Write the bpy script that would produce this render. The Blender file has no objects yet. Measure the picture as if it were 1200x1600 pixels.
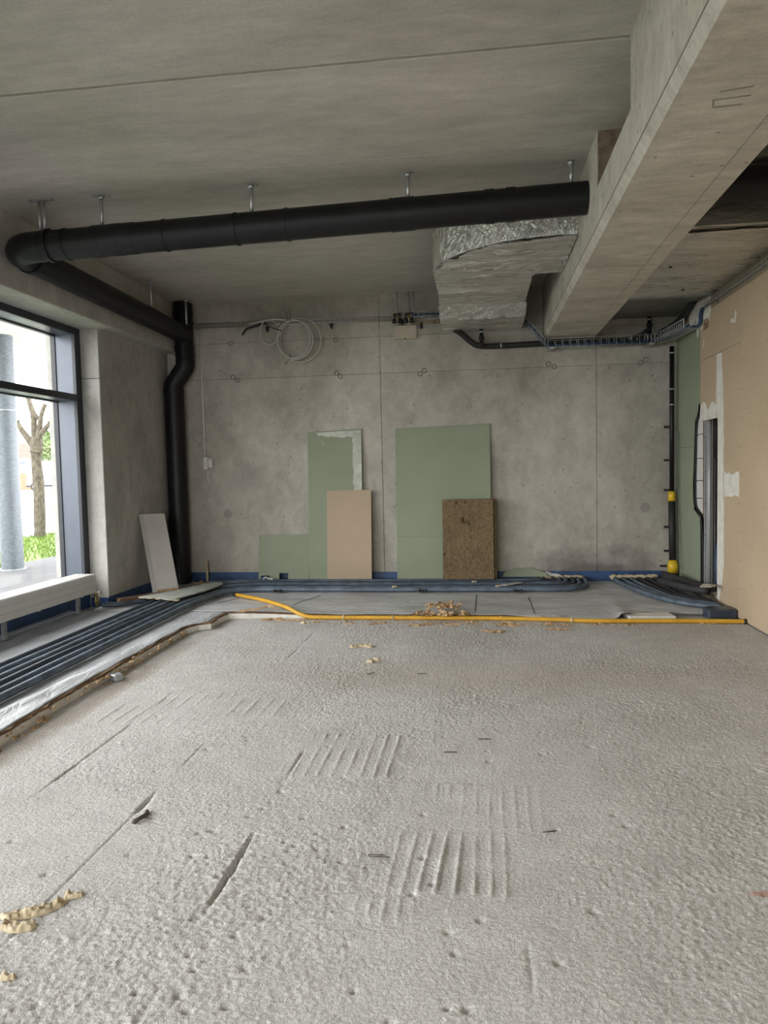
import bpy, math, random
import numpy as np
from mathutils import Vector, Matrix

S = bpy.context.scene
COL = S.collection
PI = math.pi
random.seed(7)

# ------------------------------------------------------------------ camera
F_PX = 1130.0
pitch, yaw, roll = -0.0573483, 0.12919009, -0.02192919
Mrot = (Matrix.Rotation(yaw, 3, 'Z') @ Matrix.Rotation(pitch, 3, 'X')
        @ Matrix(((1, 0, 0), (0, 0, -1), (0, 1, 0))) @ Matrix.Rotation(roll, 3, 'Z'))
cam_d = bpy.data.cameras.new('camera')
cam_d.sensor_fit = 'VERTICAL'
cam_d.sensor_height = 24.0
cam_d.lens = F_PX / 1600.0 * 24.0
cam_d.clip_start = 0.05
cam_d.clip_end = 400
cam = bpy.data.objects.new('camera', cam_d)
COL.objects.link(cam)
cam.matrix_world = Matrix.Translation((0, 0, 1.5)) @ Mrot.to_4x4()
S.camera = cam

# ------------------------------------------------------------------ light and exposure
world = bpy.data.worlds.new('overcast_sky')
S.world = world
world.use_nodes = True
wn = world.node_tree
for n in list(wn.nodes):
    wn.nodes.remove(n)
wo = wn.nodes.new('ShaderNodeOutputWorld')
wb = wn.nodes.new('ShaderNodeBackground')
wb.inputs['Color'].default_value = (1.0, 0.98, 0.975, 1)
wb.inputs['Strength'].default_value = 3.1
wn.links.new(wb.outputs[0], wo.inputs[0])

S.view_settings.view_transform = 'Standard'
S.view_settings.look = 'None'
S.view_settings.gamma = 1.0
S.view_settings.use_curve_mapping = False
S.view_settings.exposure = 1.62
S.cycles.max_bounces = 10
S.cycles.diffuse_bounces = 7
S.cycles.glossy_bounces = 4
S.cycles.transparent_max_bounces = 12
S.cycles.caustics_reflective = False
S.cycles.caustics_refractive = False
S.cycles.sample_clamp_indirect = 8.0


def portal(name, loc, rot, sx, sy):
    d = bpy.data.lights.new(name, 'AREA')
    d.shape = 'RECTANGLE'
    d.size = sx
    d.size_y = sy
    d.cycles.is_portal = True
    o = bpy.data.objects.new(name, d)
    COL.objects.link(o)
    o.location = loc
    o.rotation_euler = rot
    return o


# daylight openings: the window band of the left wall and the glazed front behind the camera
portal('window_daylight', (-4.62, 2.3, 1.72), (0, -PI / 2, 0), 2.9, 10.7)
portal('shopfront_daylight', (-2.35, -3.1, 1.72), (PI / 2, 0, 0), 4.6, 2.9)

# ------------------------------------------------------------------ helpers
def tag(o, label=None, cat=None, group=None, kind=None):
    if label: o['label'] = label
    if cat: o['category'] = cat
    if group: o['group'] = group
    if kind: o['kind'] = kind
    return o


def empty(name, loc=(0, 0, 0)):
    o = bpy.data.objects.new(name, None)
    COL.objects.link(o)
    o.location = loc
    o.empty_display_size = 0.1
    return o


def vperp(d):
    a = Vector((0, 0, 1)) if abs(d.z) < 0.9 else Vector((1, 0, 0))
    u = d.cross(a).normalized()
    return u, d.cross(u).normalized()


class MB:
    def __init__(self):
        self.v = []
        self.f = []

    def add(self, vs, fs):
        b = len(self.v)
        self.v += [tuple(p) for p in vs]
        self.f += [tuple(b + i for i in q) for q in fs]
        return self

    def box(self, x0, x1, y0, y1, z0, z1):
        vs = [(x, y, z) for z in (z0, z1) for y in (y0, y1) for x in (x0, x1)]
        return self.add(vs, [(0, 2, 3, 1), (4, 5, 7, 6), (0, 1, 5, 4), (2, 6, 7, 3), (0, 4, 6, 2), (1, 3, 7, 5)])

    def obox(self, o, a, b, c):
        """box from corner o and three edge vectors"""
        o, a, b, c = Vector(o), Vector(a), Vector(b), Vector(c)
        if a.cross(b).dot(c) < 0:
            a, b = b, a
        vs = [o + i * a + j * b + k * c for k in (0, 1) for j in (0, 1) for i in (0, 1)]
        return self.add(vs, [(0, 2, 3, 1), (4, 5, 7, 6), (0, 1, 5, 4), (2, 6, 7, 3), (0, 4, 6, 2), (1, 3, 7, 5)])

    def bar(self, p, q, w, h=None):
        p, q = Vector(p), Vector(q)
        h = h or w
        d = (q - p)
        u, v = vperp(d.normalized())
        return self.obox(p - u * w / 2 - v * h / 2, u * w, v * h, d)

    def tube(self, pts, r, n=12, caps=True):
        pts = [Vector(p) for p in pts]
        m = len(pts)
        rs = r if isinstance(r, (list, tuple)) else [r] * m
        tang = []
        for i in range(m):
            t = pts[min(i + 1, m - 1)] - pts[max(i - 1, 0)]
            tang.append(t.normalized() if t.length > 1e-9 else Vector((0, 0, 1)))
        u, _ = vperp(tang[0])
        vs = []
        for i in range(m):
            t = tang[i]
            u = (u - t * u.dot(t))
            u = u.normalized() if u.length > 1e-6 else vperp(t)[0]
            w = t.cross(u)
            for k in range(n):
                a = 2 * PI * k / n
                vs.append(pts[i] + (u * math.cos(a) + w * math.sin(a)) * rs[i])
        fs = [(i * n + k, i * n + (k + 1) % n, (i + 1) * n + (k + 1) % n, (i + 1) * n + k)
              for i in range(m - 1) for k in range(n)]
        if caps:
            fs.append(tuple(reversed(range(n))))
            fs.append(tuple((m - 1) * n + k for k in range(n)))
        return self.add(vs, fs)

    def prism(self, poly, axis, a, b):
        """2D polygon (counter-clockwise) extruded along axis from a to b; poly in the two other axes"""
        n = len(poly)
        def P(p, t):
            if axis == 'x': return (t, p[0], p[1])
            if axis == 'y': return (p[0], t, p[1])
            return (p[0], p[1], t)
        area = sum(poly[i][0] * poly[(i + 1) % n][1] - poly[(i + 1) % n][0] * poly[i][1] for i in range(n))
        if area < 0: poly = poly[::-1]
        vs = [P(p, a) for p in poly] + [P(p, b) for p in poly]
        fs = [tuple(reversed(range(n))), tuple(range(n, 2 * n))]
        fs += [(i, (i + 1) % n, n + (i + 1) % n, n + i) for i in range(n)]
        if axis == 'y':
            fs = [tuple(reversed(q)) for q in fs]
        return self.add(vs, fs)

    def sheet(self, fn, nu, nv):
        """closed-less grid, fn(u,v)->point with u,v in 0..1"""
        vs = [fn(i / nu, j / nv) for j in range(nv + 1) for i in range(nu + 1)]
        fs = [(j * (nu + 1) + i, j * (nu + 1) + i + 1, (j + 1) * (nu + 1) + i + 1, (j + 1) * (nu + 1) + i)
              for j in range(nv) for i in range(nu)]
        return self.add(vs, fs)

    def build(self, name, mat, parent=None, smooth=False, bevel=0.0, seg=1, solid=0.0, autos=None):
        me = bpy.data.meshes.new(name)
        me.from_pydata(self.v, [], self.f)
        me.materials.append(mat)
        if smooth:
            me.polygons.foreach_set('use_smooth', [True] * len(me.polygons))
            if autos:
                me.set_sharp_from_angle(angle=autos)
        me.update()
        o = bpy.data.objects.new(name, me)
        COL.objects.link(o)
        if parent is not None:
            o.parent = parent
            o.matrix_parent_inverse = Matrix.Translation(-parent.location)
        if solid:
            md = o.modifiers.new('thickness', 'SOLIDIFY')
            md.thickness = solid
            md.offset = -1
        if bevel:
            md = o.modifiers.new('bevel', 'BEVEL')
            md.width = bevel
            md.segments = seg
            md.limit_method = 'ANGLE'
            md.angle_limit = math.radians(40)
        return o


def arc(c, r, a0, a1, n, z=0.0, plane='xy'):
    out = []
    for i in range(n + 1):
        a = a0 + (a1 - a0) * i / n
        out.append((c[0] + r * math.cos(a), c[1] + r * math.sin(a), z))
    return out


def resample(pts, step):
    pts = [Vector(p) for p in pts]
    out = [pts[0]]
    acc = 0.0
    for a, b in zip(pts, pts[1:]):
        L = (b - a).length
        if L < 1e-9: continue
        t = step - acc
        while t <= L:
            out.append(a + (b - a) * (t / L))
            t += step
        acc = (acc + L) % step
    out.append(pts[-1])
    return out


def spline(pts, n=10):
    """Catmull-Rom through the points"""
    P = [Vector(p) for p in pts]
    P = [P[0] * 2 - P[1]] + P + [P[-1] * 2 - P[-2]]
    out = []
    for i in range(1, len(P) - 2):
        p0, p1, p2, p3 = P[i - 1], P[i], P[i + 1], P[i + 2]
        for k in range(n):
            t = k / n
            out.append(0.5 * ((2 * p1) + (p2 - p0) * t + (2 * p0 - 5 * p1 + 4 * p2 - p3) * t * t
                              + (3 * p1 - p0 - 3 * p2 + p3) * t ** 3))
    out.append(P[-2])
    return out


# ------------------------------------------------------------------ materials
def new_mat(name):
    m = bpy.data.materials.new(name)
    m.use_nodes = True
    nt = m.node_tree
    b = nt.nodes['Principled BSDF']
    return m, nt, b


def N(nt, t, **kw):
    n = nt.nodes.new(t)
    for k, v in kw.items():
        setattr(n, k, v)
    return n


def rgb(c):
    return (c[0], c[1], c[2], 1.0)


def mix(nt, fac, a, b, blend='MIX'):
    n = nt.nodes.new('ShaderNodeMix')
    n.data_type = 'RGBA'
    n.blend_type = blend
    for s, v in ((n.inputs[0], fac), (n.inputs[6], a), (n.inputs[7], b)):
        if hasattr(v, 'is_output'):
            nt.links.new(v, s)
        else:
            s.default_value = rgb(v) if isinstance(v, (tuple, list)) else v
    return n.outputs[2]


def ramp(nt, src, lo, hi, a=0.0, b=1.0):
    n = nt.nodes.new('ShaderNodeMapRange')
    n.inputs[1].default_value = lo
    n.inputs[2].default_value = hi
    n.inputs[3].default_value = a
    n.inputs[4].default_value = b
    nt.links.new(src, n.inputs[0])
    return n.outputs[0]


def noise(nt, vec, scale, detail=3.0, rough=0.55, dist=0.0):
    n = nt.nodes.new('ShaderNodeTexNoise')
    n.inputs['Scale'].default_value = scale
    n.inputs['Detail'].default_value = detail
    n.inputs['Roughness'].default_value = rough
    n.inputs['Distortion'].default_value = dist
    if vec is not None: nt.links.new(vec, n.inputs['Vector'])
    return n.outputs['Fac']


def coords(nt, scale=(1, 1, 1), kind='Object'):
    tc = nt.nodes.new('ShaderNodeTexCoord')
    mp = nt.nodes.new('ShaderNodeMapping')
    mp.inputs['Scale'].default_value = scale
    nt.links.new(tc.outputs[kind], mp.inputs['Vector'])
    return mp.outputs[0]


def bump(nt, b, h, strength, dist=0.01):
    n = nt.nodes.new('ShaderNodeBump')
    n.inputs['Strength'].default_value = strength
    n.inputs['Distance'].default_value = dist
    nt.links.new(h, n.inputs['Height'])
    prev = b.inputs['Normal']
    if prev.is_linked:
        nt.links.new(prev.links[0].from_socket, n.inputs['Normal'])
    nt.links.new(n.outputs[0], b.inputs['Normal'])


def plain(name, c, rough=0.6, metal=0.0, var=0.06, vs=6.0, bs=0.0, bscale=60.0, bdist=0.004, spec=0.5, c2=None, stretch=(1, 1, 1)):
    m, nt, b = new_mat(name)
    v = coords(nt, stretch)
    f = noise(nt, v, vs, 4)
    f = ramp(nt, f, 0.3, 0.7)
    lo = c2 if c2 else tuple(x * (1 - var * 2) for x in c)
    hi = c if c2 else tuple(min(1, x * (1 + var)) for x in c)
    nt.links.new(mix(nt, f, lo, hi), b.inputs['Base Color'])
    b.inputs['Roughness'].default_value = rough
    b.inputs['Metallic'].default_value = metal
    b.inputs['Specular IOR Level'].default_value = spec
    if bs:
        bump(nt, b, noise(nt, v, bscale, 4), bs, bdist)
    return m


def concrete(name, ca, cb, big=0.7, streak=(1, 1, 1), pores=True, bs=0.25, rnd=0.08, extra=None, fine=70.0, k2=1.0):
    m, nt, b = new_mat(name)
    v = coords(nt)
    vs = coords(nt, streak)
    f1 = ramp(nt, noise(nt, vs, big, 7, 0.62, 0.5), 0.32, 0.68)
    base = mix(nt, f1, ca, cb)
    f2 = ramp(nt, noise(nt, vs, big * 7, 6, 0.7, 0.3), 0.25, 0.75, 1 - 0.22 * k2, 1 + 0.17 * k2)
    base = mix(nt, 1.0, base, f2, 'MULTIPLY')
    f3 = ramp(nt, noise(nt, v, 60, 4, 0.7), 0.25, 0.75, 0.88, 1.10)
    base = mix(nt, 1.0, base, f3, 'MULTIPLY')
    # pale lime blooms
    f4 = ramp(nt, noise(nt, vs, big * 2.3, 5, 0.7, 1.0), 0.60, 0.78, 0.0, 0.35)
    base = mix(nt, f4, base, tuple(min(1, c * 1.28) for c in cb))
    oi = nt.nodes.new('ShaderNodeObjectInfo')
    r = ramp(nt, oi.outputs['Random'], 0, 1, 1 - rnd, 1 + rnd)
    base = mix(nt, 1.0, base, r, 'MULTIPLY')
    if pores:
        vo = nt.nodes.new('ShaderNodeTexVoronoi')
        vo.inputs['Scale'].default_value = 7.0
        nt.links.new(v, vo.inputs['Vector'])
        sel = ramp(nt, vo.outputs['Distance'], 0.045, 0.10, 0.5, 1.0)
        base = mix(nt, 1.0, base, sel, 'MULTIPLY')
    if extra:
        base = extra(nt, v, base)
    nt.links.new(base, b.inputs['Base Color'])
    b.inputs['Roughness'].default_value = 0.85
    b.inputs['Specular IOR Level'].default_value = 0.25
    bump(nt, b, noise(nt, v, fine, 5, 0.6), bs, 0.005)
    bump(nt, b, noise(nt, vs, 6, 4, 0.6), 0.3, 0.012)
    return m


def blob(nt, v, c, r, dist_noise, lo, hi):
    """0..1 mask around a point, edge broken by noise"""
    d = nt.nodes.new('ShaderNodeVectorMath'); d.operation = 'SUBTRACT'
    nt.links.new(v, d.inputs[0]); d.inputs[1].default_value = c
    s = nt.nodes.new('ShaderNodeVectorMath'); s.operation = 'DIVIDE'
    nt.links.new(d.outputs[0], s.inputs[0]); s.inputs[1].default_value = r
    l = nt.nodes.new('ShaderNodeVectorMath'); l.operation = 'LENGTH'
    nt.links.new(s.outputs[0], l.inputs[0])
    a = nt.nodes.new('ShaderNodeMath'); a.operation = 'MULTIPLY_ADD'
    nt.links.new(noise(nt, v, dist_noise, 5, 0.65), a.inputs[0]); a.inputs[1].default_value = 1.2
    nt.links.new(l.outputs['Value'], a.inputs[2])
    return ramp(nt, a.outputs[0], lo, hi, 1.0, 0.0)


def back_stains(nt, v, base):
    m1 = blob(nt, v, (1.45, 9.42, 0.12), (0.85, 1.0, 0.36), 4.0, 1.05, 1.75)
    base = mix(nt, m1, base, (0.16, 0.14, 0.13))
    m2 = blob(nt, v, (1.62, 9.42, 0.30), (0.40, 1.0, 0.14), 9.0, 0.9, 1.3)
    base = mix(nt, ramp(nt, m2, 0, 1, 0, 0.55), base, (0.40, 0.36, 0.35))
    m3 = blob(nt, v, (-3.05, 9.42, 1.45), (0.35, 1.0, 0.28), 3.0, 0.9, 1.6)
    base = mix(nt, ramp(nt, m3, 0, 1, 0, 0.35), base, (0.2, 0.19, 0.18))
    for c in ((-3.355, 9.42, 0.959), (2.086, 9.42, 0.963)):
        mk = blob(nt, v, c, (0.062, 1.0, 0.062), 20.0, 1.45, 1.65)
        base = mix(nt, ramp(nt, mk, 0, 1, 0, 0.55), base, (0.2, 0.19, 0.18))
    return base


M = {}
M['wall'] = concrete('concrete_wall', (0.31, 0.29, 0.25), (0.49, 0.463, 0.41), 0.9, (1, 1, 0.75), extra=back_stains)
M['pier'] = concrete('concrete_pier', (0.38, 0.372, 0.345), (0.53, 0.52, 0.485), 1.1, (1, 1, 0.6))
M['ceiling'] = concrete('concrete_ceiling', (0.415, 0.395, 0.350), (0.56, 0.535, 0.478), 0.8, (0.55, 1.8, 1), pores=False, rnd=0.05, k2=0.8)
M['beam'] = concrete('concrete_beam', (0.43, 0.40, 0.342), (0.60, 0.57, 0.505), 0.9, (0.8, 2.2, 1.2), rnd=0.03, k2=1.2)
M['blackish'] = plain('dark_joint', (0.07, 0.068, 0.062), 0.9)


def floor_mat():
    m, nt, b = new_mat('rough_screed')
    v = coords(nt)
    f1 = ramp(nt, noise(nt, v, 0.9, 6, 0.6, 0.3), 0.3, 0.7)
    base = mix(nt, f1, (0.55, 0.532, 0.508), (0.69, 0.677, 0.658))
    f2 = ramp(nt, noise(nt, v, 7, 5, 0.65), 0.25, 0.75, 0.88, 1.08)
    base = mix(nt, 1.0, base, f2, 'MULTIPLY')
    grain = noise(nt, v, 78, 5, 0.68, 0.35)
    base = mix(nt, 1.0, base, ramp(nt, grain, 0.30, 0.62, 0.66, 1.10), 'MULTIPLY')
    # red chalk smear and brownish dust
    mk = blob(nt, v, (0.97, 2.58, 0), (0.05, 0.02, 1.0), 15, 1.3, 1.7)
    base = mix(nt, ramp(nt, mk, 0, 1, 0, 0.6), base, (0.5, 0.2, 0.13))
    ds = blob(nt, v, (-0.1, 5.2, 0), (1.6, 0.45, 1.0), 3, 1.0, 1.9)
    base = mix(nt, ramp(nt, ds, 0, 1, 0, 0.30), base, (0.42, 0.33, 0.25))
    ds = blob(nt, v, (-2.55, 4.6, 0), (0.10, 2.2, 1.0), 5, 0.9, 1.8)
    base = mix(nt, ramp(nt, ds, 0, 1, 0, 0.55), base, (0.25, 0.18, 0.12))
    nt.links.new(base, b.inputs['Base Color'])
    b.inputs['Roughness'].default_value = 0.9
    b.inputs['Specular IOR Level'].default_value = 0.2
    bump(nt, b, grain, 0.9, 0.012)
    bump(nt, b, noise(nt, v, 210, 2, 0.5), 0.3, 0.004)
    return m


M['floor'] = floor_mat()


def board(name, ca, cb):
    m, nt, b = new_mat(name)
    v = coords(nt)
    f = ramp(nt, noise(nt, v, 1.6, 4), 0.3, 0.7)
    base = mix(nt, f, ca, cb)
    f3 = ramp(nt, noise(nt, v, 120, 2), 0.2, 0.8, 0.96, 1.04)
    base = mix(nt, 1.0, base, f3, 'MULTIPLY')
    nt.links.new(base, b.inputs['Base Color'])
    b.inputs['Roughness'].default_value = 0.75
    b.inputs['Specular IOR Level'].default_value = 0.25
    bump(nt, b, noise(nt, v, 150, 2), 0.06, 0.002)
    return m


M['green'] = board('green_plasterboard', (0.245, 0.283, 0.200), (0.275, 0.314, 0.226))
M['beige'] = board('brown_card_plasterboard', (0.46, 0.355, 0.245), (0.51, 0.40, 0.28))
M['beige2'] = board('card_board', (0.40, 0.315, 0.225), (0.44, 0.345, 0.25))
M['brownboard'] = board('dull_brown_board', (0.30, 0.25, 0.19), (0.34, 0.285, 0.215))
M['gypsum'] = plain('gypsum_core', (0.6, 0.56, 0.5), 0.9)
M['filler'] = plain('joint_filler', (0.72, 0.69, 0.63), 0.85, var=0.08, vs=9, bs=0.3, bscale=30)
M['greenfill'] = plain('thin_filler_on_green', (0.52, 0.54, 0.48), 0.85, var=0.12, vs=9, bs=0.2, bscale=30)
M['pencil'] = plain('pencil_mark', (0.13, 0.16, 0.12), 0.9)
M['black'] = plain('black_pipe', (0.006, 0.0065, 0.008), 0.46, spec=0.35, var=0.3, vs=5, bs=0.08, bscale=25)
M['blackmatte'] = plain('black_rubber', (0.014, 0.014, 0.015), 0.65, var=0.2, bs=0.1, bscale=60)
M['insul'] = plain('dark_foam_insulation', (0.035, 0.035, 0.037), 0.7, var=0.25, vs=9, bs=0.2, bscale=40)
M['galv'] = plain('galvanised_steel', (0.55, 0.57, 0.58), 0.38, 0.85, var=0.1, vs=14)
M['galvdull'] = plain('dull_zinc', (0.40, 0.42, 0.44), 0.5, 0.6, var=0.12, vs=12)
M['stud'] = plain('metal_stud', (0.42, 0.43, 0.44), 0.5, 0.35, var=0.05, vs=4)
M['wire'] = plain('tray_wire', (0.50, 0.51, 0.51), 0.4, 0.7, var=0.05)
M['bluecable'] = plain('blue_cable', (0.018, 0.050, 0.125), 0.5, var=0.15, vs=20)
M['membrane'] = plain('blue_membrane', (0.026, 0.070, 0.175), 0.45, var=0.2, vs=8, bs=0.25, bscale=14)
M['tube'] = plain('blue_grey_conduit', (0.115, 0.152, 0.200), 0.48, var=0.25, vs=7)
M['tubedark'] = plain('dark_blue_conduit', (0.04, 0.055, 0.08), 0.38, var=0.25, vs=7)
M['yellow'] = plain('yellow_conduit', (0.62, 0.34, 0.03), 0.45, var=0.08, vs=9)
M['tape'] = plain('yellow_tape', (0.70, 0.46, 0.02), 0.4, var=0.12, vs=20, bs=0.4, bscale=30)
M['eps'] = plain('white_polystyrene', (0.72, 0.70, 0.66), 0.85, var=0.06, vs=14, bs=0.3, bscale=90)
M['fibre'] = plain('brown_fibreboard', (0.20, 0.12, 0.065), 0.95, var=0.25, vs=22, bs=0.8, bscale=70, bdist=0.01)
M['chip'] = plain('pale_wood_chip', (0.50, 0.35, 0.20), 0.9, vs=30, bs=0.4, bscale=70, c2=(0.27, 0.165, 0.08))
M['foam'] = plain('cream_foam', (0.60, 0.52, 0.38), 0.95, vs=25, bs=0.7, bscale=60, c2=(0.36, 0.28, 0.17))
M['batten'] = plain('raw_batten', (0.23, 0.14, 0.085), 0.8, var=0.15, vs=12, stretch=(4, 1, 4))
M['frame'] = plain('anthracite_frame', (0.018, 0.021, 0.030), 0.42, var=0.05)
M['sheenroof'] = plain('frame_sheen_and_roof_grey', (0.10, 0.115, 0.15), 0.30, 0.2, var=0.04)  # sky reflection on the anthracite put into a lighter grey; roof edge shares it
M['radiator'] = plain('white_lacquer', (0.66, 0.65, 0.63), 0.4, var=0.02)
M['whiteplast'] = plain('white_plastic', (0.62, 0.61, 0.57), 0.45, var=0.03)
M['coil'] = plain('grey_cable_sheath', (0.54, 0.53, 0.49), 0.5, var=0.05)
M['brass'] = plain('brass_fitting', (0.40, 0.30, 0.14), 0.35, 0.8, var=0.15)
M['greyboard'] = plain('grey_fibre_cement', (0.52, 0.50, 0.47), 0.8, var=0.05, vs=5, bs=0.1)
M['plank'] = plain('dusty_green_board', (0.34, 0.36, 0.32), 0.85, var=0.15, vs=7, bs=0.15)
M['rubble'] = plain('mortar_rubble', (0.40, 0.35, 0.28), 0.95, var=0.25, vs=25, bs=0.6)
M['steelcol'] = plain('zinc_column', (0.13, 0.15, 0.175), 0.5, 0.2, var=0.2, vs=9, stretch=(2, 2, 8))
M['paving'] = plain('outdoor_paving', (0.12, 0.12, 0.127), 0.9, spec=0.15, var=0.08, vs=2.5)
M['road'] = plain('pale_asphalt', (0.42, 0.42, 0.42), 0.9, var=0.05, vs=1.2)
M['grass'] = plain('grass', (0.13, 0.20, 0.02), 0.8, vs=3.0, c2=(0.07, 0.125, 0.012))
M['bark'] = plain('bark', (0.13, 0.11, 0.08), 0.95, vs=14, bs=0.8, bscale=20, bdist=0.03, c2=(0.035, 0.028, 0.02), stretch=(1, 1, 0.6))
M['render'] = plain('white_render', (0.78, 0.78, 0.78), 0.9, var=0.02)
M['rooftile'] = plain('brown_roof', (0.20, 0.15, 0.13), 0.9, var=0.15)
M['fencewood'] = plain('fence_wood', (0.30, 0.17, 0.11), 0.9, var=0.15)
M['leaf'] = plain('leaves', (0.20, 0.27, 0.11), 0.85, vs=1.5, c2=(0.12, 0.17, 0.06))
M['vanwhite'] = plain('white_car_paint', (0.8, 0.8, 0.8), 0.3, var=0.01)
M['darkglass'] = plain('dark_vehicle_glass', (0.02, 0.025, 0.03), 0.1)
M['soffit'] = plain('white_soffit', (0.60, 0.59, 0.56), 0.85, var=0.04, vs=1.0)


def foil_mat(name, col, rough, wr, metal=0.9, stretch=(1, 1, 1), bscale=9.0, dist=0.03, dirt=0.78):
    m, nt, b = new_mat(name)
    v = coords(nt, stretch)
    f = ramp(nt, noise(nt, v, 2.2, 5, 0.6), 0.3, 0.7)
    nt.links.new(mix(nt, f, tuple(c * dirt for c in col), col), b.inputs['Base Color'])
    b.inputs['Metallic'].default_value = metal
    nt.links.new(ramp(nt, noise(nt, v, 5, 3), 0.2, 0.8, rough - 0.08, rough + 0.12), b.inputs['Roughness'])
    bump(nt, b, noise(nt, v, bscale, 6, 0.6, 1.2), wr, dist)
    bump(nt, b, noise(nt, v, bscale * 5, 3, 0.6, 0.5), wr * 0.5, dist * 0.3)
    return m


M['foil'] = foil_mat('aluminium_foil', (0.76, 0.74, 0.69), 0.28, 1.0, 0.92, (0.35, 2.2, 1), 8, 0.05)
M['foiltape'] = foil_mat('bright_foil_tape', (0.90, 0.90, 0.88), 0.20, 0.7, 1.0, (2.4, 1, 1), 12, 0.04)
M['foilshade'] = foil_mat('shaded_foil', (0.30, 0.30, 0.27), 0.42, 0.5, 0.75, (0.4, 1.8, 1))  # foil with the shade of unlit duct faces put into its colour
M['floorfoil'] = foil_mat('grey_floor_sheet', (0.70, 0.70, 0.71), 0.48, 0.7, 0.2, (0.6, 1.6, 1), 7, 0.03, 0.6)
M['foillit'] = foil_mat('window_lit_sheet', (0.70, 0.72, 0.76), 0.42, 0.6, 0.25, (1.5, 0.6, 1), 7, 0.03, 0.65)  # same foil, window brightness put into a paler, bluer colour


def wool_mat():
    m, nt, b = new_mat('mineral_wool')
    v = coords(nt)
    f = ramp(nt, noise(nt, v, 45, 5, 0.7, 0.6), 0.3, 0.7)
    base = mix(nt, f, (0.12, 0.082, 0.045), (0.30, 0.225, 0.135))
    f2 = ramp(nt, noise(nt, v, 5, 3), 0.3, 0.7, 0.85, 1.1)
    base = mix(nt, 1.0, base, f2, 'MULTIPLY')
    nt.links.new(base, b.inputs['Base Color'])
    b.inputs['Roughness'].default_value = 1.0
    b.inputs['Specular IOR Level'].default_value = 0.05
    bump(nt, b, noise(nt, v, 60, 4, 0.7, 0.6), 0.9, 0.02)
    return m


M['wool'] = wool_mat()


def glass_mat():
    m, nt, b = new_mat('window_glass')
    nt.nodes.remove(b)
    out = nt.nodes['Material Output']
    t = N(nt, 'ShaderNodeBsdfTransparent')
    t.inputs[0].default_value = (0.96, 0.975, 0.97, 1)
    g = N(nt, 'ShaderNodeBsdfGlossy')
    g.inputs['Roughness'].default_value = 0.02
    lw_ = N(nt, 'ShaderNodeLayerWeight')
    lw_.inputs[0].default_value = 0.5
    pw = N(nt, 'ShaderNodeMath', operation='POWER')
    nt.links.new(lw_.outputs['Facing'], pw.inputs[0])
    pw.inputs[1].default_value = 5.0
    fr = N(nt, 'ShaderNodeMath', operation='MULTIPLY_ADD')
    nt.links.new(pw.outputs[0], fr.inputs[0])
    fr.inputs[1].default_value = 0.6
    fr.inputs[2].default_value = 0.04
    ms = N(nt, 'ShaderNodeMixShader')
    nt.links.new(fr.outputs[0], ms.inputs[0])
    nt.links.new(t.outputs[0], ms.inputs[1])
    nt.links.new(g.outputs[0], ms.inputs[2])
    nt.links.new(ms.outputs[0], out.inputs[0])
    return m


M['glass'] = glass_mat()

# room constants
YB, XL, XR, H = 9.42, -4.13, 2.465, 3.774
YF = -3.0
XW = -4.34           # inner face of window frame
SZ = 0.08            # top of the floor build-up along left and back


# ------------------------------------------------------------------ numpy value noise
_G = {}


def vgrid(seed):
    if seed not in _G:
        _G[seed] = np.random.RandomState(seed).rand(257, 257)
    return _G[seed]


def vnoise(X, Y, scale, seed):
    g = vgrid(seed)
    x = X * scale; y = Y * scale
    xi = np.floor(x).astype(int); yi = np.floor(y).astype(int)
    fx = x - xi; fy = y - yi
    fx = fx * fx * (3 - 2 * fx); fy = fy * fy * (3 - 2 * fy)
    a = g[xi % 256, yi % 256]; b = g[(xi + 1) % 256, yi % 256]
    c = g[xi % 256, (yi + 1) % 256]; d = g[(xi + 1) % 256, (yi + 1) % 256]
    return (a * (1 - fx) + b * fx) * (1 - fy) + (c * (1 - fx) + d * fx) * fy


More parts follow.
